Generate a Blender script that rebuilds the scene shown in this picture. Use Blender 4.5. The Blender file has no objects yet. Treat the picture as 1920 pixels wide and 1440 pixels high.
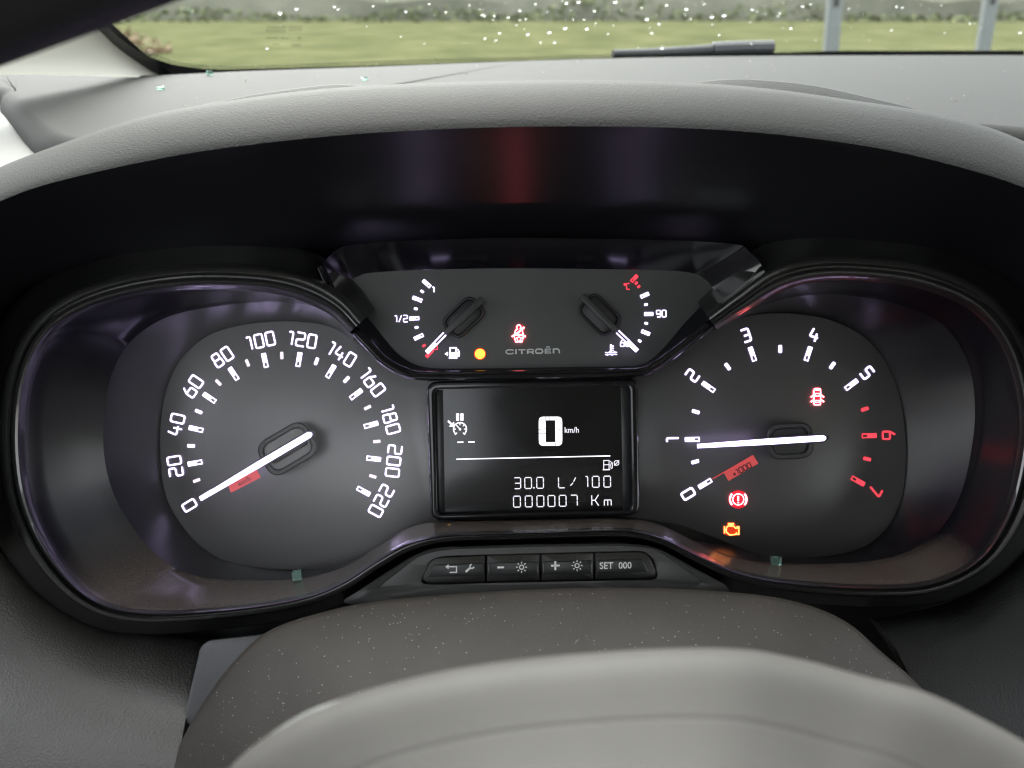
import bpy, bmesh, math, random
from mathutils import Vector, Matrix
from mathutils.bvhtree import BVHTree
random.seed(7)
R = math.radians
SC = bpy.context.scene
COL = SC.collection

# ------------------------------------------------------------------ camera, world, sun, exposure
PITCH = R(27.0)                    # camera looks down at the dials
F = 1450.0                         # focal length in photo pixels (1920 wide)
DIST = 0.3336                      # camera to dial plane, metres
S = DIST / F                       # one "pixel" on the dial plane, metres
CAM = Vector((0, 0, 1.25))
FW = Vector((0, math.cos(PITCH), -math.sin(PITCH)))
NRM = -FW
RT = Vector((1, 0, 0))
UP = Vector((0, math.sin(PITCH), math.cos(PITCH)))
ORG = CAM + FW * DIST              # centre of the dial plane

cam = bpy.data.objects.new("camera", bpy.data.cameras.new("camera"))
COL.objects.link(cam)
cam.location = CAM
cam.rotation_euler = (math.pi / 2 - PITCH, 0, 0)
cam.data.sensor_width = 36
cam.data.lens = 36 * F / 1920
cam.data.clip_start = 0.01
cam.data.clip_end = 2000
cam.data.dof.use_dof = True
cam.data.dof.focus_distance = DIST + 0.006
cam.data.dof.aperture_fstop = cam.data.lens / 2.5      # 2 mm pupil of a phone lens
SC.camera = cam

world = bpy.data.worlds.new("World")
SC.world = world
world.use_nodes = True
nt = world.node_tree
bg = nt.nodes["Background"]
sky = nt.nodes.new("ShaderNodeTexSky")
sky.sky_type = 'NISHITA'
sky.sun_disc = False
sky.sun_elevation = R(48)
sky.sun_rotation = R(-15)
sky.air_density = 1.6
sky.dust_density = 4.0
hs = nt.nodes.new("ShaderNodeHueSaturation")
hs.inputs["Saturation"].default_value = 0.22
nt.links.new(sky.outputs[0], hs.inputs["Color"])
nt.links.new(hs.outputs[0], bg.inputs["Color"])
bg.inputs["Strength"].default_value = 0.15

sun = bpy.data.objects.new("sun", bpy.data.lights.new("sun", 'SUN'))
COL.objects.link(sun)
sun.data.energy = 0.5
sun.data.angle = R(60)
sun.data.color = (1.0, 0.97, 0.92)
_sd = Vector((math.sin(R(-15)) * math.cos(R(48)), math.cos(R(-15)) * math.cos(R(48)), math.sin(R(48))))
sun.rotation_euler = _sd.to_track_quat('Z', 'Y').to_euler()

SC.view_settings.view_transform = 'Standard'
SC.view_settings.look = 'None'
SC.view_settings.exposure = 2.5
SC.view_settings.gamma = 1.0
SC.render.engine = 'CYCLES'
SC.cycles.use_denoising = True
SC.cycles.filter_width = 1.15
SC.cycles.max_bounces = 10
SC.cycles.transparent_max_bounces = 16
SC.cycles.caustics_reflective = False
SC.cycles.caustics_refractive = False
SC.cycles.sample_clamp_indirect = 6

# ------------------------------------------------------------------ placing helpers
def px(x, y, w=0.0):
    """World point seen at photo position (x, y), w dial-plane pixels in front of the dial plane."""
    k = 1 - w / F
    return ORG + S * (RT * ((x - 960) * k) + UP * ((720 - y) * k) + NRM * w)
def ray(x, y):
    return (FW * F + RT * (x - 960) + UP * (720 - y)).normalized()
def at(x, y, Y):
    d = ray(x, y); return CAM + d * (Y / d.y)
def onz(x, y, z):
    d = ray(x, y); return CAM + d * ((z - CAM.z) / d.z)

def spline(pts, n, closed=False):
    """Catmull-Rom through pts (any dimension), n samples evenly spread over the control intervals."""
    P = [tuple(p) for p in pts]; m = len(P); out = []
    segs = m if closed else m - 1
    for i in range(n):
        t = i / (n if closed else n - 1) * segs
        k = min(int(t), segs - 1); f = t - k
        g = lambda j: P[j % m] if closed else P[max(0, min(m - 1, j))]
        a, b, c, d = g(k - 1), g(k), g(k + 1), g(k + 2)
        out.append(tuple(0.5 * (2 * b[q] + (c[q] - a[q]) * f + (2 * a[q] - 5 * b[q] + 4 * c[q] - d[q]) * f * f +
                         (3 * b[q] - a[q] - 3 * c[q] + d[q]) * f ** 3) for q in range(len(b))))
    return out

def rounded(pts, r, closed=True, seg=5):
    out = []; n = len(pts)
    for i, p in enumerate(pts):
        if not closed and i in (0, n - 1): out.append(tuple(p)); continue
        p = Vector(p); a = Vector(pts[i - 1]); b = Vector(pts[(i + 1) % n])
        rr = min(r, (a - p).length * .49, (b - p).length * .49)
        u = p + (a - p).normalized() * rr; v = p + (b - p).normalized() * rr
        for k in range(seg + 1):
            t = k / seg
            out.append(tuple(u * (1 - t) ** 2 + p * 2 * t * (1 - t) + v * t * t))
    return out

def offset(pts, d, closed=True):
    """Mitre offset of a 2-D line: d to its left."""
    n = len(pts); out = []
    for i in range(n):
        p = Vector(pts[i])
        a = Vector(pts[i - 1]) if (closed or i > 0) else None
        b = Vector(pts[(i + 1) % n]) if (closed or i < n - 1) else None
        e1 = (p - a) if a is not None else (b - p)
        e2 = (b - p) if b is not None else (p - a)
        if e1.length < 1e-9: e1 = e2
        if e2.length < 1e-9: e2 = e1
        e1 = e1.normalized(); e2 = e2.normalized()
        n1 = Vector((-e1.y, e1.x)); n2 = Vector((-e2.y, e2.x))
        m = n1 + n2
        m = m.normalized() if m.length > 1e-6 else n1
        out.append(tuple(p + m * (d / max(0.5, m.dot(n1)))))
    return out

class MB:
    def __init__(self): self.v = []; self.f = []
    def grid(self, rows, closed=False, cap=None):
        b = len(self.v); n = len(rows[0])
        for r in rows: self.v += [Vector(p) for p in r]
        for i in range(len(rows) - 1):
            for j in range(n if closed else n - 1):
                k = (j + 1) % n
                self.f.append((b + i * n + j, b + i * n + k, b + (i + 1) * n + k, b + (i + 1) * n + j))
        if cap in ('last', 'both'): self.f.append(tuple(b + (len(rows) - 1) * n + j for j in range(n)))
        if cap in ('first', 'both'): self.f.append(tuple(b + j for j in range(n)))
        return self
    def poly(self, pts):
        b = len(self.v); self.v += [Vector(p) for p in pts]; self.f.append(tuple(range(b, b + len(pts)))); return self
    def plate(self, outline, w0, w1, bev=0.0):
        """Solid plate over a photo-space outline from height w0 up to w1 with a bevelled edge."""
        o = list(outline)
        area = sum(o[i - 1][0] * o[i][1] - o[i][0] * o[i - 1][1] for i in range(len(o)))
        d = 1 if area > 0 else -1
        rows = [[px(x, y, w0) for x, y in o]]
        if bev:
            rows.append([px(x, y, w1 - bev) for x, y in o])
            rows.append([px(x, y, w1 - bev * .3) for x, y in offset(o, d * bev * .35)])
            rows.append([px(x, y, w1) for x, y in offset(o, d * bev)])
        else: rows.append([px(x, y, w1) for x, y in o])
        return self.grid(rows, True, 'both')
    def box(self, c, ax, ay, az):
        b = len(self.v); c = Vector(c)
        for i in (-1, 1):
            for j in (-1, 1):
                for k in (-1, 1): self.v.append(c + Vector(ax) * i + Vector(ay) * j + Vector(az) * k)
        for q in ((0, 1, 3, 2), (4, 6, 7, 5), (0, 4, 5, 1), (2, 3, 7, 6), (0, 2, 6, 4), (1, 5, 7, 3)): self.f.append(tuple(b + i for i in q))
        return self
    def stroke(self, pts, lw, xf, w, h, closed=False):
        L = offset(pts, lw / 2, closed); Rr = offset(pts, -lw / 2, closed)
        rows = [[px(*xf(p), w) for p in L], [px(*xf(p), w + h) for p in L], [px(*xf(p), w + h) for p in Rr], [px(*xf(p), w) for p in Rr]]
        b = len(self.v); n = len(pts)
        for r in rows: self.v += r
        for i in range(4):
            for j in range(n if closed else n - 1):
                k = (j + 1) % n; i2 = (i + 1) % 4
                self.f.append((b + i * n + j, b + i * n + k, b + i2 * n + k, b + i2 * n + j))
        if not closed:
            self.f.append(tuple(b + i * n for i in range(4))); self.f.append(tuple(b + i * n + n - 1 for i in range(4)))
        return self
    def solid(self, pts, xf, w, h):
        rows = [[px(*xf(p), w) for p in pts], [px(*xf(p), w + h) for p in pts]]
        return self.grid(rows, True, 'both')

ORIG = {}
def obj(name, mb, mat, parent=None, origin=None, smooth=30, sub=0):
    po = ORIG.get(parent.name, Vector()) if parent else Vector()
    og = Vector(origin) if origin is not None else (po if parent else sum(mb.v, Vector()) / len(mb.v))
    me = bpy.data.meshes.new(name)
    me.from_pydata([v - og for v in mb.v], [], mb.f)
    bm = bmesh.new(); bm.from_mesh(me)
    bmesh.ops.recalc_face_normals(bm, faces=bm.faces)
    bm.to_mesh(me); bm.free()
    me.materials.append(mat)
    if smooth:
        me.polygons.foreach_set("use_smooth", [True] * len(me.polygons))
        me.set_sharp_from_angle(angle=R(smooth))
    o = bpy.data.objects.new(name, me); COL.objects.link(o)
    if parent: o.parent = parent
    o.location = og - po
    ORIG[o.name] = og
    if sub:
        m = o.modifiers.new("sub", 'SUBSURF'); m.levels = m.render_levels = sub
    return o
def thing(name, label, cat, loc, group=None):
    o = bpy.data.objects.new(name, None); COL.objects.link(o)
    o.location = loc; ORIG[o.name] = Vector(loc); o.empty_display_size = .01
    return tag(o, label, cat, group)
def tag(o, label, cat, group=None, kind=None):
    if label: o['label'] = label
    if cat: o['category'] = cat
    if group: o['group'] = group
    if kind: o['kind'] = kind
    return o
def structure(o, label=None):
    o['kind'] = 'structure'
    if label: o['label'] = label
    return o

# ------------------------------------------------------------------ materials
def new_mat(name):
    m = bpy.data.materials.new(name); m.use_nodes = True
    return m, m.node_tree.nodes, m.node_tree.links, m.node_tree.nodes["Principled BSDF"]
def plastic(name, col, rough, grain=0, gstr=0.0, vary=0.0, vscale=40, dust=None, dlo=.1, dustcol=(.2, .17, .14), spec=0.5, coat=0, specks=0.0, rvary=0.0):
    m, N, L, p = new_mat(name)
    p.inputs["Base Color"].default_value = (*col, 1); p.inputs["Roughness"].default_value = rough
    p.inputs["Specular IOR Level"].default_value = spec
    p.inputs["Coat Weight"].default_value = coat; p.inputs["Coat Roughness"].default_value = .05
    tc = N.new("ShaderNodeTexCoord")
    out = None
    def mix(fac, a, b):
        x = N.new("ShaderNodeMix"); x.data_type = 'RGBA'
        if isinstance(fac, float): x.inputs[0].default_value = fac
        else: L.new(fac, x.inputs[0])
        if isinstance(a, tuple): x.inputs[6].default_value = (*a, 1)
        else: L.new(a, x.inputs[6])
        x.inputs[7].default_value = (*b, 1); return x.outputs[2]
    def noise(scale, detail=3):
        n = N.new("ShaderNodeTexNoise"); n.inputs["Scale"].default_value = scale; n.inputs["Detail"].default_value = detail
        L.new(tc.outputs["Object"], n.inputs["Vector"]); return n.outputs["Fac"]
    def ramp(src, a, b, to=1.0):
        r = N.new("ShaderNodeMapRange"); r.inputs[1].default_value = a; r.inputs[2].default_value = b; r.inputs[4].default_value = to
        L.new(src, r.inputs[0]); return r.outputs[0]
    cur = tuple(col)
    if vary:
        cur = mix(ramp(noise(vscale), .35, .65, vary), cur, tuple(c * 1.7 for c in col))
    if dust:
        g = N.new("ShaderNodeNewGeometry"); sx = N.new("ShaderNodeSeparateXYZ"); L.new(g.outputs["Normal"], sx.inputs[0])
        up = ramp(sx.outputs["Z"], dlo, .9)
        mu = N.new("ShaderNodeMath"); mu.operation = 'MULTIPLY'; L.new(up, mu.inputs[0]); L.new(ramp(noise(2200, 3), .1, .8, dust), mu.inputs[1])
        cur = mix(mu.outputs[0], cur, dustcol)
    if specks:
        v = N.new("ShaderNodeTexVoronoi"); v.inputs["Scale"].default_value = specks; L.new(tc.outputs["Object"], v.inputs["Vector"])
        s1 = ramp(v.outputs["Distance"], .1, .04)
        cur = mix(s1, cur, (.45, .42, .38))
    if not isinstance(cur, tuple): L.new(cur, p.inputs["Base Color"])
    if rvary:
        r = N.new("ShaderNodeMapRange"); r.inputs[3].default_value = rough - rvary; r.inputs[4].default_value = rough + rvary
        L.new(noise(60), r.inputs[0]); L.new(r.outputs[0], p.inputs["Roughness"])
    if grain:
        v = N.new("ShaderNodeTexVoronoi"); v.inputs["Scale"].default_value = grain; v.feature = 'SMOOTH_F1'
        v.inputs["Smoothness"].default_value = .6
        n2 = N.new("ShaderNodeTexNoise"); n2.inputs["Scale"].default_value = grain * .35
        L.new(tc.outputs["Object"], n2.inputs["Vector"])
        ad = N.new("ShaderNodeVectorMath"); ad.operation = 'MULTIPLY_ADD'
        L.new(n2.outputs["Color"], ad.inputs[0]); ad.inputs[1].default_value = (.6 / grain,) * 3; L.new(tc.outputs["Object"], ad.inputs[2])
        L.new(ad.outputs[0], v.inputs["Vector"])
        bp = N.new("ShaderNodeBump"); bp.inputs["Strength"].default_value = gstr; bp.inputs["Distance"].default_value = .5 / grain
        L.new(v.outputs["Distance"], bp.inputs["Height"]); L.new(bp.outputs[0], p.inputs["Normal"])
    return m
def emitter(name, col, strength):
    m, N, L, p = new_mat(name)
    p.inputs["Base Color"].default_value = (*[c * .6 for c in col], 1); p.inputs["Roughness"].default_value = .5
    p.inputs["Emission Color"].default_value = (*col, 1); p.inputs["Emission Strength"].default_value = strength
    return m
def clear(name, ior, rough=0.0, tint=(1, 1, 1), gtint=(1, 1, 1)):
    m = bpy.data.materials.new(name); m.use_nodes = True; N = m.node_tree.nodes; L = m.node_tree.links
    N.remove(N["Principled BSDF"]); out = N["Material Output"]
    t = N.new("ShaderNodeBsdfTransparent"); t.inputs[0].default_value = (*tint, 1)
    g = N.new("ShaderNodeBsdfGlossy"); g.inputs["Roughness"].default_value = rough; g.inputs[0].default_value = (*gtint, 1)
    ge = N.new("ShaderNodeNewGeometry"); dt = N.new("ShaderNodeVectorMath"); dt.operation = 'DOT_PRODUCT'
    L.new(ge.outputs["Normal"], dt.inputs[0]); L.new(ge.outputs["Incoming"], dt.inputs[1])
    def mth(op, a, b):
        q = N.new("ShaderNodeMath"); q.operation = op
        for k, x in enumerate((a, b)):
            if x is None: continue
            if isinstance(x, (int, float)): q.inputs[k].default_value = x
            else: L.new(x, q.inputs[k])
        return q.outputs[0]
    f0 = 2 * ((ior - 1) / (ior + 1)) ** 2          # both faces of a thin pane
    sch = mth('ADD', mth('MULTIPLY', mth('POWER', mth('SUBTRACT', 1.0, mth('ABSOLUTE', dt.outputs["Value"], None)), 5.0), 1 - f0), f0)
    mx = N.new("ShaderNodeMixShader"); L.new(sch, mx.inputs[0]); L.new(t.outputs[0], mx.inputs[1]); L.new(g.outputs[0], mx.inputs[2])
    L.new(mx.outputs[0], out.inputs[0]); return m
def refr(name, col, ior, rough=0.0):
    m, N, L, p = new_mat(name)
    p.inputs["Base Color"].default_value = (*col, 1); p.inputs["Transmission Weight"].default_value = 1
    p.inputs["IOR"].default_value = ior; p.inputs["Roughness"].default_value = rough
    if rough: p.inputs["Transmission Weight"].default_value = .78
    return m

EM = 1.0
M = dict(
    dash=plastic("dash_soft_plastic", (.0185, .0190, .0193), .7, 1300, .25, spec=.12, vary=.15, vscale=25, dust=.25, dustcol=(.028, .0275, .026)),
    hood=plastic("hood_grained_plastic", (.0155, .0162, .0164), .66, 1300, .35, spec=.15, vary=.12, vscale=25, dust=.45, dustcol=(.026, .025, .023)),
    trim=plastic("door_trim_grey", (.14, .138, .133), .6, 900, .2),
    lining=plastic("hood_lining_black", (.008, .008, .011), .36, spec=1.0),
    rim=plastic("rim_black_satin", (.014, .014, .014), .32, spec=.8, coat=1),
    gloss=plastic("piano_black", (.005, .005, .007), .12, rvary=.04),
    tunnel=plastic("tunnel_wall_black", (.007, .007, .011), .22, dust=1.0, dlo=.62, dustcol=(.17, .138, .114), spec=.6),
    podwall=plastic("pod_wall_gloss_black", (.006, .006, .009), .13, spec=.8),
    well=plastic("well_wall_gloss_black", (.008, .008, .012), .30, spec=.55),
    inner=plastic("dial_well_black", (.006, .006, .008), .4),
    plate=plastic("dial_plate_charcoal", (.052, .050, .054), .34, vary=.15, vscale=15, spec=1.0),
    podface=plastic("pod_face_charcoal", (.05, .052, .052), .45, vary=.2, vscale=30),
    needle_black=plastic("needle_black", (.006, .006, .007), .4),
    hubgrey=plastic("needle_hub_grey", (.03, .03, .032), .45),
    hubcap=plastic("needle_cap_grey", (.22, .22, .225), .4),
    print_=plastic("printed_silver", (.55, .57, .57), .4),
    print_white=plastic("printed_white", (.92, .92, .92), .5),
    red_print=emitter("backlit_red_legend", (1.0, .12, .12), .055),
    red_dark=plastic("printed_dark_red", (.06, .006, .008), .5),
    panel=plastic("button_panel_black", (.065, .066, .067), .36, 2500, .15, dust=.18, dustcol=(.2, .18, .15), rvary=.06),
    key=plastic("key_face_black", (.022, .023, .024), .34, 2500, .12, rvary=.05),
    button=plastic("button_rubber_black", (.009, .0095, .01), .42, 2500, .12, dust=.30, dustcol=(.16, .14, .11), specks=900),
    screen=plastic("screen_glass_black", (.006, .006, .007), .14, vary=.3, vscale=60, rvary=.05),
    shroud=plastic("column_shroud_plastic", (.030, .0252, .0215), .58, 1800, .25, vary=.6, vscale=38, dust=.5, dustcol=(.064, .052, .042), specks=420),
    hub=plastic("wheel_hub_cover", (.046, .043, .041), .6, 1500, .1, vary=.35, vscale=22, spec=.35),
    wheelrim=plastic("wheel_rim_leather", (.012, .012, .013), .5, 900, .3),
    leather=plastic("lower_panel_grain", (.105, .099, .095), .45, 1150, .5, vary=.15, vscale=30),
    leather_dark=plastic("lower_panel_dark_grain", (.022, .022, .023), .45, 1150, .35),
    colplate=plastic("column_side_plate", (.095, .095, .1), .5, 1500, .12, vary=.15, vscale=50),
    pillar=plastic("pillar_cloth", (.62, .60, .53), .85, 1500, .1),
    headliner=plastic("headliner_cloth", (.72, .71, .67), .9),
    cabin=plastic("cabin_dark_plastic", (.14, .14, .14), .6),
    strip=plastic("screen_strip", (.014, .016, .018), .3),
    frit=plastic("frit_enamel", (.01, .012, .012), .4),
    wiper=plastic("wiper_rubber", (.03, .03, .033), .5),
    post=plastic("galvanised_post", (.17, .185, .195), .5, vary=.2),
    dustmote=plastic("dust_grey", (.30, .27, .23), .8),
    amber=plastic("amber_crumb", (.7, .3, .03), .5),
    white=emitter("lit_white", (.70, .58, 1.0), .75 * EM),
    white_dim=emitter("lit_white_dim", (.86, .72, .86), .2 * EM),
    lcd=emitter("lcd_white", (.95, .9, 1.0), .27 * EM),
    lcd_thin=emitter("lcd_white_thin", (.9, .86, .95), .16 * EM),
    red=emitter("lit_red", (1.0, .05, .08), .24 * EM),
    red_hot=emitter("lit_red_hot", (1.0, .16, .18), 2.8 * EM),
    red_glow=emitter("lit_red_diffuser", (1.0, .015, .05), .05 * EM),
    amber_hot=emitter("lit_amber_hot", (1.0, .42, .1), .55 * EM),
    amber_glow=emitter("lit_amber_diffuser", (1.0, .06, .008), .075 * EM),
    orange=emitter("lit_orange", (1.0, .36, .03), .7 * EM),
    lens=clear("dial_lens", 1.22, .24, gtint=(1, .97, .96)),
    glass=clear("windscreen_glass", 1.42, 0, (.93, .97, .94)),
    water=refr("rain_water", (1, 1, 1), 1.33),
    shard=refr("green_tempered_glass", (.45, .8, .68), 1.5, .1),
)

# ------------------------------------------------------------------ outside
def ground_mat():
    m, N, L, p = new_mat("wet_grass_field")
    tc = N.new("ShaderNodeTexCoord")
    n = N.new("ShaderNodeTexNoise"); n.inputs["Scale"].default_value = .6; n.inputs["Detail"].default_value = 8; n.inputs["Roughness"].default_value = .65
    L.new(tc.outputs["Object"], n.inputs["Vector"])
    r = N.new("ShaderNodeValToRGB"); e = r.color_ramp.elements
    e[0].position = .35; e[0].color = (.058, .066, .032, 1); e[1].position = .68; e[1].color = (.118, .118, .062, 1)
    L.new(n.outputs["Fac"], r.inputs[0]); L.new(r.outputs[0], p.inputs["Base Color"]); p.inputs["Roughness"].default_value = 1; p.inputs["Specular IOR Level"].default_value = 0
    return m
g = MB(); g.poly([(-900, -100, 0), (900, -100, 0), (900, 900, 0), (-900, 900, 0)])
structure(obj("grass_field", g, ground_mat(), origin=(0, 0, 0)), "flat yellow green meadow beyond the windscreen")
m_, N_, L_, p_ = new_mat("winter_wood_bank")
tc_ = N_.new("ShaderNodeTexCoord"); nn = N_.new("ShaderNodeTexNoise"); nn.inputs["Scale"].default_value = .9; nn.inputs["Detail"].default_value = 5
rr_ = N_.new("ShaderNodeValToRGB"); rr_.color_ramp.elements[0].color = (.085, .088, .066, 1); rr_.color_ramp.elements[1].color = (.19, .185, .15, 1)
L_.new(tc_.outputs["Object"], nn.inputs["Vector"]); L_.new(nn.outputs["Fac"], rr_.inputs[0]); L_.new(rr_.outputs[0], p_.inputs["Base Color"]); p_.inputs["Roughness"].default_value = 1; p_.inputs["Specular IOR Level"].default_value = 0
bank = MB(); rows = []
for j, (yy, zz) in enumerate([(39, -.05), (39.6, .8), (42, 2.5), (47, 4.6), (56, 6.5), (80, 7)]):
    rows.append([(-70 + i * 1.4, yy + random.uniform(-.5, .5) * (j > 0), zz * random.uniform(.8, 1.2)) for i in range(101)])
bank.grid(rows)
structure(obj("hill_bank", bank, m_), "grey brown scrubby bank closing the far side of the meadow")
# scrub along the foot of the bank
mb = MB()
for k in range(2600):
    x = random.uniform(-45, 45); hh = .25 + .9 * abs(math.sin(x * .37) * math.sin(x * .113 + 1)) ** 1.5
    c = Vector((x, random.uniform(36.5, 39.5), random.uniform(0, hh)))
    a = Vector((random.uniform(-1, 1), random.uniform(-1, 1), random.uniform(-.3, 1))).normalized() * random.uniform(.12, .3); b = Vector((random.uniform(-1, 1), random.uniform(-1, 1), random.uniform(-.5, .5))).normalized() * .12
    mb.poly([c - b, c + a * .5, c + b, c - a])
tag(obj("scrub", mb, plastic("winter_scrub", (.10, .11, .06), .95, vary=.8, vscale=.7, spec=0), smooth=0), "straggly winter scrub along the far edge of the meadow", "scrub", kind="stuff")
# dry bracken patch, left
mb = MB()
for k in range(420):
    a = random.uniform(-1, 1); c = Vector((-9.6 + 1.9 * a, 18.5 + random.uniform(-.7, .7), random.uniform(0, .62 * (1 - a * a * .8))))
    d = Vector((random.uniform(-1, 1), random.uniform(-1, 1), random.uniform(.2, 1))).normalized() * .16; e = Vector((random.uniform(-1, 1), random.uniform(-1, 1), 0)) * .08
    mb.poly([c - e, c + d * .5, c + e, c - d])
tag(obj("bracken", mb, plastic("dead_bracken", (.19, .135, .085), .9, vary=.5, vscale=3), smooth=0), "rusty brown dead bracken clump in the meadow", "bracken", kind="stuff")
def post(px_x, Y, width, lab):
    c = at(px_x, 60, Y); c.x += .12; mb = MB(); w2 = width / 2; h = .045 * .6
    prof = rounded([(-w2, -h), (w2, -h), (w2, h), (-w2, h)], .012, True, 3)
    mb.grid([[(c.x + x, c.y + y, z) for x, y in prof] for z in (0, .9, 1.9)], True, 'both')
    t = thing("fence_post", lab, "post", (c.x, c.y, 0), "posts along the meadow"); t.rotation_euler = (0, R(-6), 0)
    obj("post_shaft", mb, M['post'], t)
    cp = MB(); cp.box((c.x, c.y, 1.91), (w2 + .006, 0, 0), (0, h + .006, 0), (0, 0, .008)); obj("post_cap", cp, M['post'], t)
    for z in (.35, .8, 1.2, 1.6): obj("wire_clip", MB().box((c.x, c.y - h - .004, z), (.012, 0, 0), (0, .004, 0), (0, 0, .02)), M['wiper'], t)
post(1557, 4.6, .075, "thicker grey blue metal post nearer the wiper, seen through the wet windscreen")
post(1844, 5.2, .078, "fainter grey metal post beyond the far corner of the windscreen")

# ------------------------------------------------------------------ windscreen
ZD = CAM.z - .059                                   # dash top level at the windscreen
base_px = [(296, 141), (380, 137), (480, 132.5), (700, 125), (960, 115), (1200, 108), (1440, 104.5), (1700, 103.5), (1920, 103.5), (2200, 105)]
NB = 60
base_line = spline(base_px, NB)
base3 = [onz(x, y + 3, ZD - .004) for x, y in base_line]
pl = at(190, 55, .60); dl = (pl - base3[0]); dl = dl / dl.z
dc = Vector((0, -1 / math.tan(R(33)), 1))
rows = []
for k in range(9):
    v = -.01 + k / 8 * .40
    rows.append([base3[0] + Vector((-.16, -.05, 0)) + dl * v] + [b + (dl.lerp(dc, min(1, (i / 18.0)) ** .7)) * v for i, b in enumerate(base3)])
ws = MB().grid(rows)
wind = thing("windscreen", "raked windscreen with black edge band, speckled with raindrops", "windscreen", base3[25])
obj("glass_pane", ws, M['glass'], wind)
bvh = BVHTree.FromPolygons(ws.v, [f for f in ws.f])
def onglass(x, y, lift=0.0):
    h = bvh.ray_cast(CAM, ray(x, y))
    if h[0] is None: return None
    n = h[1] if h[1].z < 0 else -h[1]
    return h[0] + n * lift, n
# frit: solid band and dotted fade
inner = spline([(160, -6), (197, 42), (232, 74), (272, 100), (300, 111), (334, 120.5), (400, 127.5), (480, 126.5), (700, 121), (960, 112), (1200, 104.5), (1320, 101), (1440, 98), (1560, 94.5), (1700, 94), (1920, 93.5)], 90)
outer = spline([(110, -2), (150, 46), (186, 84), (215, 104), (250, 124), (296, 141), (380, 138), (480, 133.5), (700, 126), (960, 116), (1200, 109), (1320, 106), (1440, 105), (1560, 104), (1700, 104), (1920, 104)], 90)
A_ = []; B_ = []; C_ = []
inner2 = spline([(168, -8), (208, 40), (242, 70), (281, 94), (308, 105), (342, 114.5), (404, 121), (480, 120), (700, 112), (960, 104), (1200, 98), (1320, 97), (1440, 95), (1560, 92), (1700, 91.5), (1920, 91)], 90)
for i in range(90):
    a, b, c = onglass(*inner[i], .0012), onglass(*outer[i], .0012), onglass(*inner2[i], .0012)
    if a and b and c: A_.append(a[0]); B_.append(b[0]); C_.append(c[0])
fb = MB().grid([A_, B_]); obj("frit_band", fb, M['frit'], wind)
fm = bpy.data.materials.new("frit_dots"); fm.use_nodes = True; N = fm.node_tree.nodes; L = fm.node_tree.links
tr = N.new("ShaderNodeBsdfTransparent"); mx = N.new("ShaderNodeMixShader"); vo = N.new("ShaderNodeTexVoronoi"); vo.inputs["Scale"].default_value = 620; vo.inputs["Randomness"].default_value = .15
tcn = N.new("ShaderNodeTexCoord"); L.new(tcn.outputs["Object"], vo.inputs["Vector"])
lt = N.new("ShaderNodeMath"); lt.operation = 'LESS_THAN'; lt.inputs[1].default_value = .42; L.new(vo.outputs["Distance"], lt.inputs[0])
N["Principled BSDF"].inputs["Base Color"].default_value = (.012, .014, .012, 1)
L.new(lt.outputs[0], mx.inputs[0]); L.new(tr.outputs[0], mx.inputs[1]); L.new(N["Principled BSDF"].outputs[0], mx.inputs[2]); L.new(mx.outputs[0], N["Material Output"].inputs[0])
obj("frit_dots", MB().grid([C_, A_]), fm, wind)
mk = MB()
for x0, y0, x1, y1 in [(499, 45, 537, 51), (540, 45, 566, 55), (497, 52, 536, 59), (470, 58, 496, 60), (498, 66, 520, 69.5), (526, 66, 540, 70), (557, 65, 564, 72), (510, 78, 524, 81), (546, 79, 564, 85)]:
    q = [onglass(x, y, .0015) for x, y in ((x0, y0), (x1, y0), (x1, y1), (x0, y1))]
    if all(q): mk.poly([a[0] for a in q])
mkm, N, L, p = new_mat("etched_mark"); p.inputs["Base Color"].default_value = (.02, .022, .015, 1); p.inputs["Alpha"].default_value = .2
if mk.v: obj("etched_mark", mk, mkm, wind)

# raindrops on the outside of the glass
drop_me = None
def drop_mesh():
    bm = bmesh.new(); bmesh.ops.create_icosphere(bm, subdivisions=2, radius=1)
    for v in bm.verts: v.co.z = v.co.z * .2 if v.co.z > 0 else v.co.z * .08
    me = bpy.data.meshes.new("raindrop"); bm.to_mesh(me); bm.free()
    me.polygons.foreach_set("use_smooth", [True] * len(me.polygons)); me.materials.append(M['water']); return me
drop_me = drop_mesh()
spots = [(525, 25, 9), (501, 91, 6), (556, 17, 6), (627, 13, 6), (634, 18, 5), (761, 22, 6), (836, 23, 5), (909, 30, 5), (927, 30, 5), (953, 33, 5), (909, 72, 6), (937, 62, 6), (930, 75, 4),
         (990, 64, 8), (975, 20, 5), (1030, 61, 7), (1040, 80, 6), (1060, 53, 8), (1062, 6, 8), (1085, 4, 7), (1100, 54, 7), (1115, 21, 6), (1154, 4, 8), (1140, 64, 4), (1213, 36, 8), (1222, 62, 6), (1236, 45, 6), (1241, 90, 7),
         (1203, 15, 4), (1287, 17, 8), (1295, 36, 4), (1335, 32, 7), (1358, 29, 8), (1336, 46, 4), (1349, 66, 5), (1411, 18, 6), (1459, 31, 4), (1483, 53, 6), (1462, 25, 4), (1592, 17, 4), (1672, 57, 4), (1681, 13, 5), (1692, 15, 4),
         (1819, 44, 5), (1913, 61, 7), (1765, 10, 3), (1250, 10, 5), (1320, 8, 4), (1505, 12, 5), (1520, 8, 4), (1075, 37, 4), (1095, 37, 4), (975, 38, 4), (1014, 80, 4), (1004, 8, 5), (880, 10, 4), (700, 12, 4), (805, 8, 4), (1338, 81, 4), (1408, 82, 4)]
for k in range(45): spots.append((random.choice([random.uniform(880, 1500), random.uniform(640, 1910)]), random.uniform(2, 92), random.uniform(1.4, 3.4)))
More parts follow.
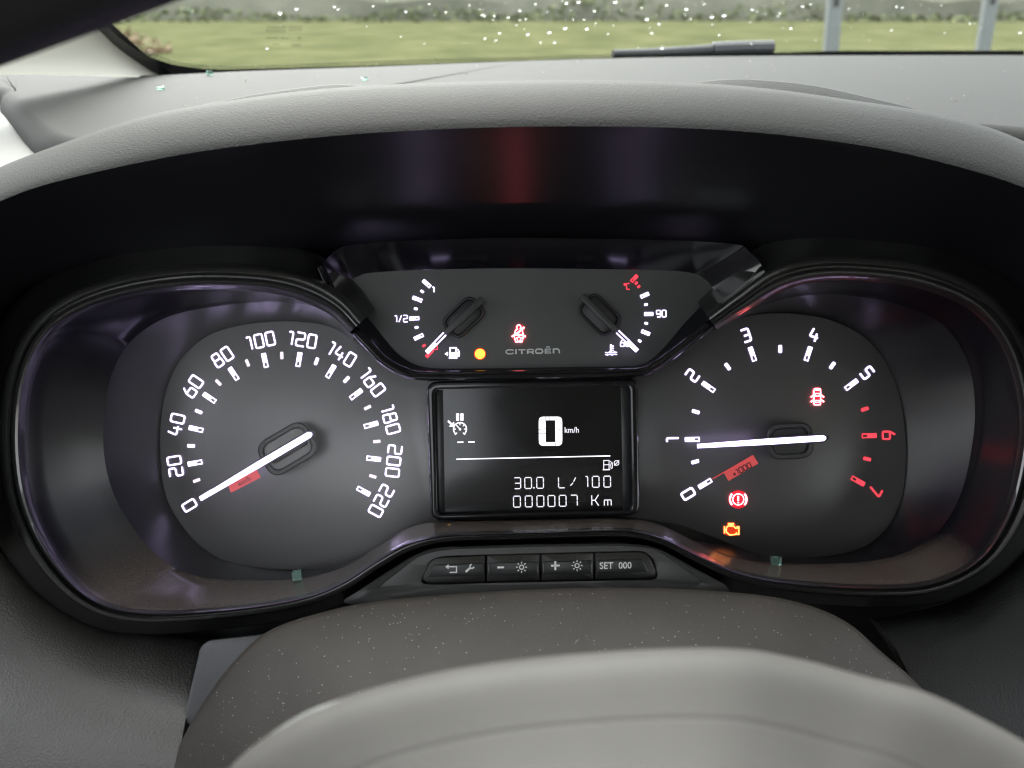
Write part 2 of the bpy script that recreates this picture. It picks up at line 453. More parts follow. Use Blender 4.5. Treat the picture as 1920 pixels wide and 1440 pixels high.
for k in range(25): spots.append((random.uniform(520, 1900), random.uniform(1, 70), random.choice([1.3, 1.6, 2, 2.6, 4])))
nd = 0
for x, y, s in spots:
    h = onglass(x, y, 0)
    if not h: continue
    p, n = h; up = -n
    up = n if n.y > 0 and n.z > 0 else -n
    z = up if up.z > 0 else -up
    yv = Vector((0, -1, .65)); yv = (yv - z * yv.dot(z)).normalized(); xv = yv.cross(z)
    r = s * .42 * (p - CAM).length / F
    e = random.uniform(.85, 1.25)
    o = bpy.data.objects.new("raindrop", drop_me); COL.objects.link(o)
    mt = Matrix((xv * r * e, yv * r * 1.25, z * r)).transposed().to_4x4(); mt.translation = p + z * .0004
    o.matrix_world = mt
    tag(o, "fat bright raindrop clinging to the outside of the windscreen" if s > 3.5 else "tiny pinprick raindrop between the fat drops on the windscreen", "raindrop", "raindrops on the windscreen")

# wiper lying along the base of the glass
wp = []
for x, y in spline([(1150, 118), (1230, 116), (1330, 111), (1400, 108), (1450, 107)], 24):
    h = onglass(x, y, 0); wp.append(h[0] + Vector((0, .008, .008)))
def tube(path, rad, seg=10, flat=1.0):
    mb = MB(); rows = []
    for i, p in enumerate(path):
        t = (path[min(i + 1, len(path) - 1)] - path[max(i - 1, 0)]).normalized()
        a = t.cross(Vector((0, 0, 1))).normalized(); b = a.cross(t)
        r = rad(i / (len(path) - 1)) if callable(rad) else rad
        rows.append([p + a * math.cos(q * 2 * math.pi / seg) * r + b * math.sin(q * 2 * math.pi / seg) * r * flat for q in range(seg)])
    return mb.grid(rows, True, 'both')
t = thing("windscreen_wiper", "dark grey wiper arm parked along the bottom edge of the windscreen", "wiper", wp[0])
obj("arm", tube(wp[:14], lambda q: .004 + .002 * q), M['wiper'], t)
obj("blade_holder", tube(wp[12:], .008), plastic("wiper_holder_grey", (.04, .04, .045), .4), t)
obj("rubber_blade", tube([p + Vector((0, -.002, -.009)) for p in wp], .0035), M['frit'], t)

# ------------------------------------------------------------------ dash top, pillar, cabin
def slab(outline_px, z, drop, name, mat, parent, bev=.006, soft=None):
    top = [onz(x, y, z) for x, y in outline_px]
    o2 = [(p.x, p.y) for p in top]
    area = sum(o2[i - 1][0] * o2[i][1] - o2[i][0] * o2[i - 1][1] for i in range(len(o2)))
    d = 1 if area > 0 else -1
    k = soft or [1] * len(o2)                       # share of the rounding each outline point gets
    mb = MB(); rows = [[(x, y, z - drop) for x, y in o2], [(x, y, z - bev * f) for (x, y), f in zip(o2, k)]]
    for q in (.15, .3, .45, .6, .75, .9, 1):
        a = q * math.pi / 2; of = offset(o2, d * bev * (1 - math.cos(a)))
        rows.append([(x + (u - x) * f, y + (v - y) * f, z - bev * f * (1 - math.sin(a))) for (x, y), (u, v), f in zip(o2, of, k)])
    mb.grid(rows, True, None if soft else 'both')
    if soft:                                        # cap as a ladder between the far and the near edge
        n = len(o2) // 2; b = len(mb.v) - 2 * n
        for i in range(n - 1): mb.f.append((b + i, b + i + 1, b + 2 * n - 2 - i, b + 2 * n - 1 - i))
    return obj(name, mb, mat, parent, smooth=40)
dash = thing("dashboard", "grey grained dashboard top sweeping under the windscreen", "dashboard", onz(960, 130, ZD))
edge = list(spline([(-260, 142), (-60, 140), (0, 139), (120, 140), (296, 141)], 20)) + list(base_line[2:])
near = spline([(2300, 290), (1925, 244), (1700, 234), (1200, 240), (600, 265), (180, 268), (128, 266), (96, 262), (62, 251), (36, 229), (12, 200), (-8, 178), (-30, 165), (-260, 160)], len(edge))
slab(list(edge) + list(near), ZD, .0115, "top_pad", M['dash'], dash, .011, [.06] * len(edge) + [1] * len(near))
slab([(-700, 150), (-300, 147), (200, 190), (280, 262), (60, 335), (-100, 345), (-700, 345)], ZD - .0105, .04, "side_pad", M['trim'], dash, .01)
slab([(1780, 205), (2500, 205), (2560, 360), (1820, 330)], ZD - .010, .05, "glove_side_pad", M['dash'], dash, .008)
# small defroster shadow line
# pillar
prt = [at(303, 147, .66), at(300, 142, .67), at(268, 120, .655), at(228, 88, .63), at(186, 50, .60), at(120, -10, .56), at(20, -120, .50)]
plf = [at(-40, 142, .48), at(-40, 139, .48), at(-60, 120, .48), at(-90, 80, .47), at(-120, 40, .45), at(-180, -30, .42), at(-280, -150, .38)]
rows = []
for a, b in zip(spline(prt, 20), spline(plf, 20)):
    a = Vector(a); b = Vector(b)
    rows.append([a.lerp(b, q) + Vector((0, -1, .15)) * .022 * math.sin(q * math.pi) ** .7  for q in [i / 14 for i in range(15)]])
pi = thing("windscreen_pillar", "pale beige cloth covered windscreen pillar at the corner of the dashboard", "pillar", at(100, 140, .63))
obj("pillar_trim", MB().grid(rows), M['pillar'], pi)
gp = MB(); gp.grid([[Vector(a) + Vector((.002, -.004, 0)) for a in spline(prt, 20)], [Vector(a) + Vector((.010, -.001, .002)) for a in spline(prt, 20)]])
obj("rubber_seal", gp, M['frit'], pi)
# unseen cabin behind the camera: roof, doors below the windows, bulkhead, floor
cz = CAM.z
def slabbox(name, x0, x1, y0, y1, z0, z1, mat):
    mb = MB(); mb.box(((x0 + x1) / 2, (y0 + y1) / 2, (z0 + z1) / 2), ((x1 - x0) / 2, 0, 0), (0, (y1 - y0) / 2, 0), (0, 0, (z1 - z0) / 2))
    return structure(obj(name, mb, mat))
slabbox("ceiling", -.62, 1.16, -.42, .24, cz + .33, cz + .38, M['headliner'])      # roof with an added opening, so sky reflects in the left dial
slabbox("ceiling_side", -.06, 1.16, -1.5, -.42, cz + .33, cz + .38, M['headliner'])
slabbox("ceiling_back", -.62, -.06, -1.5, -1.44, cz + .33, cz + .38, M['headliner'])
slabbox("wall_left", -.62, -.56, -.34, .75, .3, cz - .10, M['cabin'])
slabbox("wall_left_trim", -.62, -.56, -1.5, -.34, .3, cz + .33, M['cabin'])  # unseen, made full height to keep window reflections off the left dial
slabbox("wall_right", 1.10, 1.16, -1.5, .75, .3, cz - .10, M['cabin'])
slabbox("wall_back", -.62, -.12, -1.56, -1.5, .3, cz + .06, M['cabin'])  # unseen, stops low: rear opening added to let in fill light
slabbox("wall_back_trim", -.12, 1.16, -1.56, -1.5, .3, cz + .33, M['cabin'])
slabbox("floor", -.62, 1.16, -1.5, 1.1, .26, .30, M['cabin'])
slabbox("wall_front", -.62, 1.16, .95, 1.0, .3, ZD - .05, M['cabin'])

# ------------------------------------------------------------------ instrument hood
NH = 90
crest = spline([(-330, 1080), (-300, 600), (-210, 440), (-90, 362), (-10, 318), (80, 282), (260, 221), (420, 190), (650, 163), (960, 151), (1220, 152), (1420, 164), (1600, 188), (1760, 214), (1900, 256), (2050, 340), (2150, 480), (2230, 700), (2240, 900)], NH)
lip = spline([(-190, 1080), (-190, 640), (-140, 480), (-70, 410), (0, 377), (100, 342), (300, 297), (480, 270), (700, 249), (960, 238), (1200, 238), (1400, 247), (1600, 270), (1760, 303), (1920, 352), (2010, 410), (2080, 540), (2120, 700), (2130, 900)], NH)
back = spline([(-60, 1080), (-60, 700), (-20, 600), (20, 560), (70, 530), (150, 508), (340, 490), (480, 480), (640, 452), (960, 440), (1200, 442), (1400, 452), (1540, 474), (1700, 486), (1830, 510), (1930, 590), (1980, 680), (1995, 760), (1995, 900)], NH)
rows = []
def mixp(a, b, t): return [(p[0] + (q[0] - p[0]) * t, p[1] + (q[1] - p[1]) * t) for p, q in zip(a, b)]
rows.append([px(x, y + 90, -350) for x, y in crest])
rows.append([px(x, y + 26, -40) for x, y in crest])
rows.append([px(x, y + 6, 95) for x, y in crest])
rows.append([px(x, y, 160) for x, y in crest])
for t_, w in ((.10, 186), (.3, 217), (.55, 240), (.78, 255), (.92, 261)):
    rows.append([px(x, y, w) for x, y in mixp(crest, lip, t_)])
rows.append([px(x, y, 263) for x, y in lip])
hood = thing("instrument_hood", "arched grey hood with black underside shading the dials", "hood", px(960, 240, 300))
obj("hood_shell", MB().grid(rows), M['hood'], hood, smooth=60)
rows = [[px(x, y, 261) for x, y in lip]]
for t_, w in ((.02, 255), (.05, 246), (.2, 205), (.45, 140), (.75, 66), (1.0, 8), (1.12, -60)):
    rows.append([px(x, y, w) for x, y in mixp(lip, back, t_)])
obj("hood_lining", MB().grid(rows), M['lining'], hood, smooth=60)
# shallow raised shoulders behind the crest
for pts in ([(380, 196), (470, 178), (560, 165), (620, 158.5), (660, 159), (700, 163)], [(1300, 154), (1360, 148.5), (1420, 149), (1520, 159), (1620, 180), (1700, 199), (1780, 222)]):
    cv = spline(pts, 30)
    obj("hood_shoulder", MB().grid([[px(x, y + 14, 40) for x, y in cv], [px(x, y + 2, 85) for x, y in cv], [px(x, y, 100) for x, y in cv], [px(x, y + 1.5, 116) for x, y in cv], [px(x, y + 26, 145) for x, y in cv]]), M['hood'], hood, smooth=60)

# ------------------------------------------------------------------ cluster housing: rim, tunnel wall, lens, wells
rimp = [(668, 612), (628, 572), (565, 540), (480, 523), (350, 521), (220, 541), (120, 581), (60, 641), (28, 731), (22, 850), (42, 960), (96, 1060), (172, 1130), (272, 1155), (430, 1147), (560, 1127), (640, 1098), (710, 1054), (770, 1022), (840, 1007), (960, 1003), (1080, 999), (1170, 998), (1240, 1012), (1310, 1046), (1390, 1080), (1490, 1098), (1640, 1107), (1750, 1098), (1838, 1055), (1893, 980), (1925, 880), (1935, 770), (1905, 650), (1840, 567), (1740, 521), (1640, 505), (1540, 503), (1460, 522), (1390, 567), (1335, 605)]
lenp = [(665, 630), (635, 600), (580, 572), (500, 566), (400, 575), (310, 596), (245, 640), (210, 700), (197, 770), (195, 850), (215, 930), (265, 1010), (320, 1060), (380, 1082), (470, 1088), (570, 1083), (650, 1060), (712, 1022), (770, 988), (838, 976), (960, 974), (1080, 971), (1170, 971), (1235, 983), (1300, 1013), (1370, 1042), (1450, 1055), (1580, 1056), (1680, 1042), (1755, 1000), (1800, 930), (1822, 840), (1828, 760), (1815, 680), (1770, 610), (1690, 572), (1610, 556), (1540, 552), (1470, 560), (1400, 585), (1340, 618)]
fac = [.7, .85, 1, 1, 1, 1, 1, 1, 1, 1, .95, .8, .6, .5, .45, .45, .45, .42, .4, .35, .35, .35, .35, .35, .4, .42, .45, .45, .5, .6, .8, .95, 1, 1, 1, 1, 1, 1, 1, .85, .7]
NR = 220
rim2 = spline(rimp, NR); len2 = spline(lenp, NR); fc = [f[0] for f in spline([(f,) for f in fac], NR)]
# true (plane) coordinates of the crest line, then outward offsets
nrm2 = []
for i in range(NR):
    a = Vector(rim2[max(i - 1, 0)]); b = Vector(rim2[min(i + 1, NR - 1)]); d = (b - a).normalized()
    nrm2.append(Vector((d.y, -d.x)))
    # path runs left->down->right in image space (y down): the outward side is to the right of travel
def inside(i): return Vector((960, 800)) - Vector(rim2[i])
if nrm2[60].dot(inside(60)) > 0: nrm2 = [-n for n in nrm2]
def rimrow(n, w): return [px(rim2[i][0] + nrm2[i].x * n * fc[i], rim2[i][1] + nrm2[i].y * n * fc[i], w) for i in range(NR)]
housing = thing("instrument_housing", "black housing with satin rim running round both dials", "instrument housing", px(960, 900, 0))
prof = [(70, 0), (58, 40), (30, 62), (24, 120), (21, 138), (16, 146), (9, 148), (5, 143), (3, 136), (0, 136), (-3, 143), (-7, 146), (-12, 143), (-17, 132), (-21, 122), (-24, 118)]
obj("rim", MB().grid([rimrow(n, w) for n, w in prof]), M['rim'], housing, smooth=50)
rows = [rimrow(-24, 118)]
for t_ in (.06, .25, .5, .75, 1):
    rows.append([px(*(Vector(rim2[i]) + nrm2[i] * -24 * fc[i]).lerp(Vector(len2[i]), t_), 116 * (1 - t_)) for i in range(NR)])
rows.append([px(x, y, -3) for x, y in len2])
obj("tunnel_wall", MB().grid(rows), M['tunnel'], housing, smooth=50)
lens_outline = [p for i, p in enumerate(len2)] + [(1215, 700), (960, 706), (785, 703)]
obj("lens", MB().poly([px(x, y, -1) for x, y in lens_outline]), M['lens'], housing)
wellp = [(660, 640), (632, 618), (585, 604), (515, 602), (440, 612), (385, 634), (340, 675), (315, 720), (304, 775), (300, 845), (309, 920), (335, 980), (368, 1015), (410, 1044), (490, 1064), (580, 1067), (650, 1052)] + lenp[17:25] + [(1370, 1022), (1440, 1042), (1540, 1044), (1605, 1032), (1655, 1000), (1686, 940), (1697, 855), (1692, 772), (1668, 694), (1622, 634), (1560, 601), (1510, 590), (1470, 587), (1430, 589), (1385, 597), (1340, 620)]
wel2 = spline(wellp, NR)
rows = [[px(a[0] + (b[0] - a[0]) * t_, a[1] + (b[1] - a[1]) * t_, -3 + (-95) * t_) for a, b in zip(len2, wel2)] for t_ in (0, .3, .7, 1.0)]
obj("dial_well", MB().grid(rows), M['well'], housing, smooth=50)
obj("back_board", MB().poly([px(x, y, -130) for x, y in [(-200, 420), (2120, 420), (2120, 1250), (-200, 1250)]]), M['inner'], housing)
ub = MB().poly([px(x, y, -150) for x, y in [(-500, 1000), (2500, 1000), (2500, 2300), (-500, 2300)]])
structure(obj("dash_wall", ub, M['inner']), "black void of the dashboard frame below the dials")

# ------------------------------------------------------------------ stroke font
G = {
 '0': (.60, [([(0, 0), (.6, 0), (.6, 1), (0, 1)], True)]),
 '1': (.34, [([(0, .93), (.2, .97), (.3, .9), (.3, 0)], False)]),
 '2': (.60, [([(0, 1), (.6, 1), (.6, .52), (0, .48), (0, 0), (.62, 0)], False)]),
 '3': (.58, [([(0, 1), (.58, 1), (.58, 0), (0, 0)], False), ([(.12, .5), (.56, .5)], False)]),
 '4': (.66, [([(.14, 1), (0, .34), (.68, .34)], False), ([(.5, .66), (.5, 0)], False)]),
 '5': (.60, [([(.6, 1), (0, 1), (0, .52), (.6, .55), (.6, 0), (0, 0)], False)]),
 '6': (.60, [([(.26, 1), (0, .56), (0, 0), (.6, 0), (.6, .58), (.06, .58)], False)]),
 '7': (.60, [([(0, 1), (.6, 1), (.22, 0)], False)]),
 '8': (.60, [([(0, 0), (.6, 0), (.6, .52), (0, .52)], True), ([(.04, .52), (.56, .52), (.56, 1), (.04, 1)], True)]),
 '9': (.60, [([(.56, .42), (0, .42), (0, 1), (.6, 1), (.6, 0), (.08, 0)], False)]),
 '/': (.40, [([(0, 0), (.4, 1)], False)]),
 'C': (.52, [([(.52, 1), (0, 1), (0, 0), (.52, 0)], False)]),
 'o': (.22, [([(0, .72), (.2, .72), (.2, .98), (0, .98)], True)]),
 'x': (.44, [([(0, .1), (.44, .56)], False), ([(0, .56), (.44, .1)], False)]),
}
def frame2(cx, cy, ang):
    c, s = math.cos(ang), math.sin(ang)
    return lambda p: (cx + p[0] * c - p[1] * s, cy - (p[0] * s + p[1] * c))
def text_strokes(mb, s, cx, cy, ang, hgt, lw, w, h=1.0, gap=.27, rad=.14):
    tot = sum(G[c][0] for c in s) + gap * (len(s) - 1)
    x = -tot / 2; xf = frame2(cx, cy, ang); sc = hgt - lw
    for c in s:
        wd, sts = G[c]
        for pts, cl in sts:
            q = [((x + a) * sc, (b - .5) * sc) for a, b in pts]
            mb.stroke(rounded(q, rad * sc, cl, 4), lw, xf, w, h, cl)
        x += wd + gap
def line(mb, a, b, lw, w, h=1.0):
    mb.stroke([(a[0], -a[1]), (b[0], -b[1])], lw, lambda p: (p[0], -p[1]), w, h)
def pline(mb, pts, lw, w, h=1.0, closed=False, r=0):
    q = [(a, -b) for a, b in pts]
    if r: q = rounded(q, r, closed, 4)
    mb.stroke(q, lw, lambda p: (p[0], -p[1]), w, h, closed)
def circ(cx, cy, r, a0=0, a1=360, n=24):
    full = abs(a1 - a0) >= 360
    return [(cx + r * math.cos(R(a0 + (a1 - a0) * i / (n if full else n - 1))), cy - r * math.sin(R(a0 + (a1 - a0) * i / (n if full else n - 1)))) for i in range(n)]
def pol(c, a, r): return (c[0] + r * math.cos(R(a)), c[1] - r * math.sin(R(a)))
def major(mb, c, a, r0, r1, wd, w, frame=None, h=1.2):
    fr = frame or wd * .24
    xf = frame2(c[0], c[1], R(a)); k = r0 + (r1 - r0) * .36
    mb.solid(rounded([(k, -wd / 2), (r1, -wd / 2), (r1, wd / 2), (k, wd / 2)], 1.2, True, 2), xf, w, h)
    mb.stroke([(k, -wd / 2 + fr / 2), (r0 + fr / 2, -wd / 2 + fr / 2), (r0 + fr / 2, wd / 2 - fr / 2), (k, wd / 2 - fr / 2)], fr, xf, w, h)
def minor(mb, c, a, r0, r1, wd, w, h=1.2):
    mb.solid(rounded([(r0, -wd / 2), (r1, -wd / 2), (r1, wd / 2), (r0, wd / 2)], 1.2, True, 2), frame2(c[0], c[1], R(a)), w, h)

# caps from Blender's own font
def font_mesh(txt, cx, cy, hgt, ang, w, mb, bold=0.0, sx=1.0):
    cu = bpy.data.curves.new("t", 'FONT'); cu.body = txt; cu.size = 1; cu.align_x = 'CENTER'; cu.offset = bold; cu.resolution_u = 3
    o = bpy.data.objects.new("t", cu); COL.objects.link(o)
    me = bpy.data.meshes.new_from_object(o.evaluated_get(bpy.context.evaluated_depsgraph_get()))
    xf = frame2(cx, cy, ang); b = len(mb.v)
    for v in me.vertices: mb.v.append(px(*xf((v.co.x * hgt * sx, (v.co.y - .35) * hgt)), w))
    for p in me.polygons: mb.f.append(tuple(b + i for i in p.vertices))
    bpy.data.objects.remove(o); bpy.data.curves.remove(cu); bpy.data.meshes.remove(me)
WP = -90                                             # dial plates lie this far behind the lens
WT = WP + .6                                         # lettering stands proud of the plate
def dial_plate(name, outline, parent):
    o = spline(outline, 120, True)
    return obj(name, MB().plate(o, WP - 14, WP, 2), M['plate'], parent, smooth=40)

# ------------------------------------------------------------------ speedometer
SC0 = (532.5, 841)
sp = thing("speedometer", "big speed dial marked 0 to 220 with white needle resting at 0", "speedometer", px(*SC0, WP), "dials of the instrument cluster")
dial_plate("dial_plate", [(668, 640), (640, 621), (600, 607), (520, 602), (440, 612), (380, 635), (335, 680), (308, 745), (300, 830), (308, 920), (340, 985), (390, 1035), (450, 1060), (540, 1068), (630, 1065), (690, 1040), (745, 1008), (800, 990), (830, 984), (842, 900), (842, 760), (835, 700), (790, 700), (750, 700), (710, 675)], sp)
for k in range(12):
    v = 20 * k; a = 211 - 21.75 * k
    mb = MB(); text_strokes(mb, str(v), *pol(SC0, a, 207), R(a - 90), 28, 3.2, WT)
    obj("numeral", mb, M['white'], sp)
    mb = MB(); major(mb, SC0, a, 155.5, 183, 9, WT); obj("tick_mark", mb, M['white'], sp)
    if k < 11:
        mb = MB(); minor(mb, SC0, a - 10.9, 167.5, 181.5, 6, WT); obj("small_tick", mb, M['white_dim'] if k % 5 in (0, 3, 4) else M['white'], sp)
def unit_plate(parent, quad, txt, cx, cy, ang, hgt):
    mb = MB(); mb.solid([(x, -y) for x, y in quad], lambda p: (p[0], -p[1]), WT, .8); u = obj("unit_plate", mb, M['red_print'], parent)
    if txt: mb = MB(); text_strokes(mb, txt, cx, cy, ang, hgt, 1.9, WT + .9, .4); obj("lettering", mb, M['red_dark'], u)
unit_plate(sp, [(427, 908), (481, 880), (489, 895), (433, 924)], "", 458, 902, R(27), 11)
mb = MB(); font_mesh("km/h", 458, 902, 13, R(27), WT + .95, mb, .01); obj("unit_legend", mb, M['red_dark'], sp)
def needle(parent, tip, tail, pivot, w_tip, w_mid, w_tail, hub_len, hub_wid, hgt, ang_hub, ringmat, capmat, hub_c):
    d = (Vector(tail) - Vector(tip)); n = Vector((-d.y, d.x)).normalized(); ln = d.length
    b = MB()
    def quadp(s, e=0): return [tuple(Vector(tip) - d.normalized() * e + n * (w_tip / 2 + s)), tuple(Vector(tip).lerp(Vector(tail), .55) + n * (w_mid / 2 + s)), tuple(Vector(tail) + n * (w_tail / 2 + s)),
        tuple(Vector(tail) + d.normalized() * (w_tail * .45 + e * 3) + n * (w_tail * .2)), tuple(Vector(tail) + d.normalized() * (w_tail * .45 + e * 3) - n * (w_tail * .2)),
        tuple(Vector(tail) - n * (w_tail / 2 + s)), tuple(Vector(tip).lerp(Vector(tail), .55) - n * (w_mid / 2 + s)), tuple(Vector(tip) - d.normalized() * e - n * (w_tip / 2 + s))]
    ne = obj("needle", MB().plate(quadp(0), hgt, hgt + 4), M['white'], parent)
    obj("needle_body", MB().plate([tuple(Vector(p)) for p in quadp(2.6, 2)][1:7], hgt - 9, hgt - .3, 0), M['needle_black'], ne)
    c = frame2(hub_c[0], hub_c[1], ang_hub); hl, hw = hub_len / 2, hub_wid / 2
    outl = [c(p) for p in rounded([(-hl, -hw), (hl, -hw), (hl, hw), (-hl, hw)], hw * .75, True, 6)]
    r = MB()
    o_in = [c(p) for p in rounded([(-hl + 10, -hw + 10), (hl - 10, -hw + 10), (hl - 10, hw - 10), (-hl + 10, hw - 10)], hw * .5, True, 6)]
    r.grid([[px(x, y, WP) for x, y in outl], [px(x, y, hgt - 12) for x, y in outl], [px(x, y, hgt - 10) for x, y in mixp(outl, o_in, .25)], [px(x, y, hgt - 10) for x, y in mixp(outl, o_in, .8)], [px(x, y, hgt - 13) for x, y in o_in], [px(x, y, hgt - 22) for x, y in o_in]], True)
    obj("hub_ring", r, ringmat, ne)
    obj("hub_cap", MB().plate(o_in, WP, hgt - 15, 2), capmat, ne)
    return ne
ang = math.atan2(937 - 812, 585 - 373)
needle(sp, (375, 936), (580, 815), SC0, 8, 12, 11.5, 106, 74, WP + 62, ang, M['needle_black'], M['hubcap'], (539, 841.5))
bar = MB(); xf = frame2(541, 842, ang); bar.plate([xf(p) for p in rounded([(-38, -11), (38, -11), (38, 11), (-38, 11)], 6, True, 4)], WP + 40, WP + 52, 3)
obj("hub_bridge", bar, M['needle_black'], sp)

# ------------------------------------------------------------------ rev counter
TC = (1464, 821)
ta = thing("rev_counter", "engine speed dial marked 0 to 7 with red zone and needle near 1", "rev counter", px(*TC, WP), "dials of the instrument cluster")
dial_plate("dial_plate", [(1190, 702), (1240, 675), (1290, 645), (1340, 612), (1400, 592), (1470, 587), (1550, 598), (1620, 632), (1668, 692), (1692, 770), (1698, 860), (1688, 940), (1655, 1000), (1600, 1033), (1500, 1048), (1420, 1040), (1340, 1008), (1260, 982), (1190, 972), (1160, 968), (1155, 900), (1155, 760), (1160, 704)], ta)
for n_, a in zip("01234567", (211.2, 181, 144.8, 108.7, 71.9, 37, 1.4, -29.2)):
    m_ = M['red'] if n_ in "67" else M['white']
    mb = MB(); text_strokes(mb, n_, *pol(TC, a, 203), R(a - 90), 27, 3.7, WT); obj("numeral", mb, m_, ta)
    mb = MB(); major(mb, TC, a, 152, 180, 9, WT); obj("tick_mark", mb, m_, ta)
for a in (195.6, 162.9, 126.7, 90.3, 54.5, 18.9, -13.7):
    mb = MB(); minor(mb, TC, a, 159.5, 174, 6.5, WT); obj("small_tick", mb, M['red'] if a < 20 else M['white'], ta)
unit_plate(ta, [(1357, 886), (1412, 853), (1422, 869), (1366, 902)], "x1000", 1391, 880, R(28), 12)
mb = MB(); line(mb, (1336, 898), (1412, 854), 2.2, WT + 1.2); obj("index_line", mb, M['red_print'], ta)
ang = math.atan2(836 - 821, 1548 - 1305)
needle(ta, (1307, 836.5), (1544, 821.5), TC, 8, 11.5, 11, 86, 68, WP + 62, ang, M['hubgrey'], M['hubgrey'], (1482, 827))

# ------------------------------------------------------------------ gauge pod with fuel and temperature gauges
podO = [(596, 512), (612, 486), (640, 464), (690, 456), (800, 450), (960, 446), (1200, 449), (1370, 457), (1405, 472), (1428, 508), (1380, 560), (1332, 606), (1290, 640), (1258, 664), (1225, 686), (1180, 698), (1080, 700), (960, 702), (860, 704), (800, 703), (760, 696), (722, 675), (696, 650), (666, 618), (630, 566)]
podI = [(650, 545), (656, 528), (672, 518), (700, 511), (800, 506), (960, 503), (1200, 506), (1285, 510), (1318, 521), (1336, 546), (1310, 578), (1280, 610), (1255, 640), (1228, 668), (1205, 682), (1170, 687), (1080, 688), (960, 690), (860, 691), (810, 690), (775, 682), (745, 662), (722, 636), (700, 608), (672, 576)]
podW = [70, 68, 65, 62, 60, 60, 60, 62, 65, 68, 66, 62, 58, 56, 54, 52, 52, 52, 52, 52, 54, 56, 58, 62, 66]
NP = 150
o2 = spline([(a[0], a[1], w) for a, w in zip(podO, podW)], NP, True); i2 = spline(podI, NP, True)
pod = thing("gauge_pod", "black centre pod with sloped top carrying the fuel and coolant gauges", "gauge pod", px(960, 600, 8))
rows = [[px(x, y, w) for x, y, w in o2]]
for t_ in (.15, .5, .85, 1): rows.append([px(a[0] + (b[0] - a[0]) * t_, a[1] + (b[1] - a[1]) * t_, a[2] * (1 - t_) + 8 * t_) for a, b in zip(o2, i2)])
obj("pod_wall", MB().grid(rows, True), M['podwall'], pod, smooth=50)
obj("pod_face", MB().poly([px(x, y, 8) for x, y in i2]), M['podface'], pod)
# glossy V-shaped lip below
lipc = spline([(600, 500, 71), (628, 560, 67), (666, 617, 62), (696, 650, 60), (722, 676, 57), (760, 697, 55), (800, 704, 53), (960, 703, 52), (1180, 699, 52), (1226, 687, 53), (1258, 665, 56), (1290, 641, 60), (1332, 607, 64), (1384, 560, 67), (1432, 505, 70)], 110)
mb = MB(); rows = []
for i, c in enumerate(lipc):
    a = Vector(lipc[max(0, i - 1)][:2]); b = Vector(lipc[min(len(lipc) - 1, i + 1)][:2]); d = (b - a).normalized(); n = Vector((-d.y, d.x))
    rows.append([px(c[0] + n.x * q, c[1] + n.y * q, c[2] + hh) for q, hh in ((-9, -40), (-9, 2), (-7, 5), (-3, 6), (0, 4), (2, 5), (5, 5), (8, 1), (10, -12), (11, -70))])
mb.grid(rows); obj("pod_lip", mb, M['gloss'], pod, smooth=40)
WF = 8.6
# brand lettering
bl = MB(); xf = frame2(947.5, 664.5, R(1.2))
def bx(x): return x
H = 9.0
def BS(pts, cl=False, r=0, lw=2.4): 
    q = rounded(pts, r, cl, 4) if r else pts
    bl.stroke(q, lw, xf, WF, .8, cl)
BS([(15.5, 2.2), (12, 0.9), (5, .9), (1.4, 3), (1.4, 6.5), (5, 8.4), (12, 8.4), (15.5, 7.2)], False, 2.5)
BS([(20, 0), (20, 9.2)], lw=3.4)
BS([(24.5, 8.2), (38, 8.2)]); BS([(31, 0), (31, 8)], lw=3.4)
BS([(42, 0), (42, 8.4)], lw=3.2); BS([(42, 8.3), (51.5, 8.3), (53.2, 6), (51.5, 3.6), (43, 3.6)], False, 1.5); BS([(48.5, 3.4), (53.5, 0)], lw=3)
BS([(56.5, 4.6), (58.5, 8.4), (68.5, 8.4), (70.5, 4.6), (68.5, .9), (58.5, .9)], True, 3, 2.8)
BS([(75.5, 0), (75.5, 9)], lw=3.2); BS([(75, 8.2), (86, 8.2)], lw=2); BS([(75, 4.5), (85, 4.5)], lw=1.8); BS([(75, .9), (86, .9)], lw=2); BS([(76.5, 12.2), (84, 12.2)], lw=2)
BS([(90.5, 0), (90.5, 9)], lw=3.4); BS([(90, 8.2), (98.5, 8.2), (101.3, 5.5), (101.3, 0)], False, 3, 2.8)
obj("brand_lettering", bl, M['print_'], pod)

FC = (868, 593)
fu = thing("fuel_gauge", "small fuel gauge with 1/2 mark and needle down in the red", "fuel gauge", px(*FC, 8), "small gauges in the centre pod")
for a in (138, 159.4, 182.5, 205):
    mb = MB(); major(mb, FC, a, 82, 101, 7.2, WF, 2.3); obj("tick_mark", mb, M['white'], fu)
for a in (148.7, 171, 193.5):
    mb = MB(); minor(mb, FC, a, 86, 93, 4.6, WF); obj("small_tick", mb, M['white'], fu)
mb = MB(); minor(mb, FC, 217, 88, 95, 4.6, WF); obj("small_tick", mb, M['red'], fu)
mb = MB(); major(mb, FC, 228, 84, 103, 7.2, WF, 2.3); obj("tick_mark", mb, M['red'], fu)
mb = MB(); pline(mb, [(820, 648), (820, 655), (813, 655)], 2, WF); obj("zero_mark", mb, M['red'], fu)
mb = MB(); text_strokes(mb, "1", 812.5, 543, 0, 12, 2.4, WF); obj("numeral", mb, M['white'], fu)
mb = MB(); text_strokes(mb, "1/2", 752, 597.5, R(1), 14, 1.8, WF, gap=.3); obj("numeral", mb, M['white'], fu)
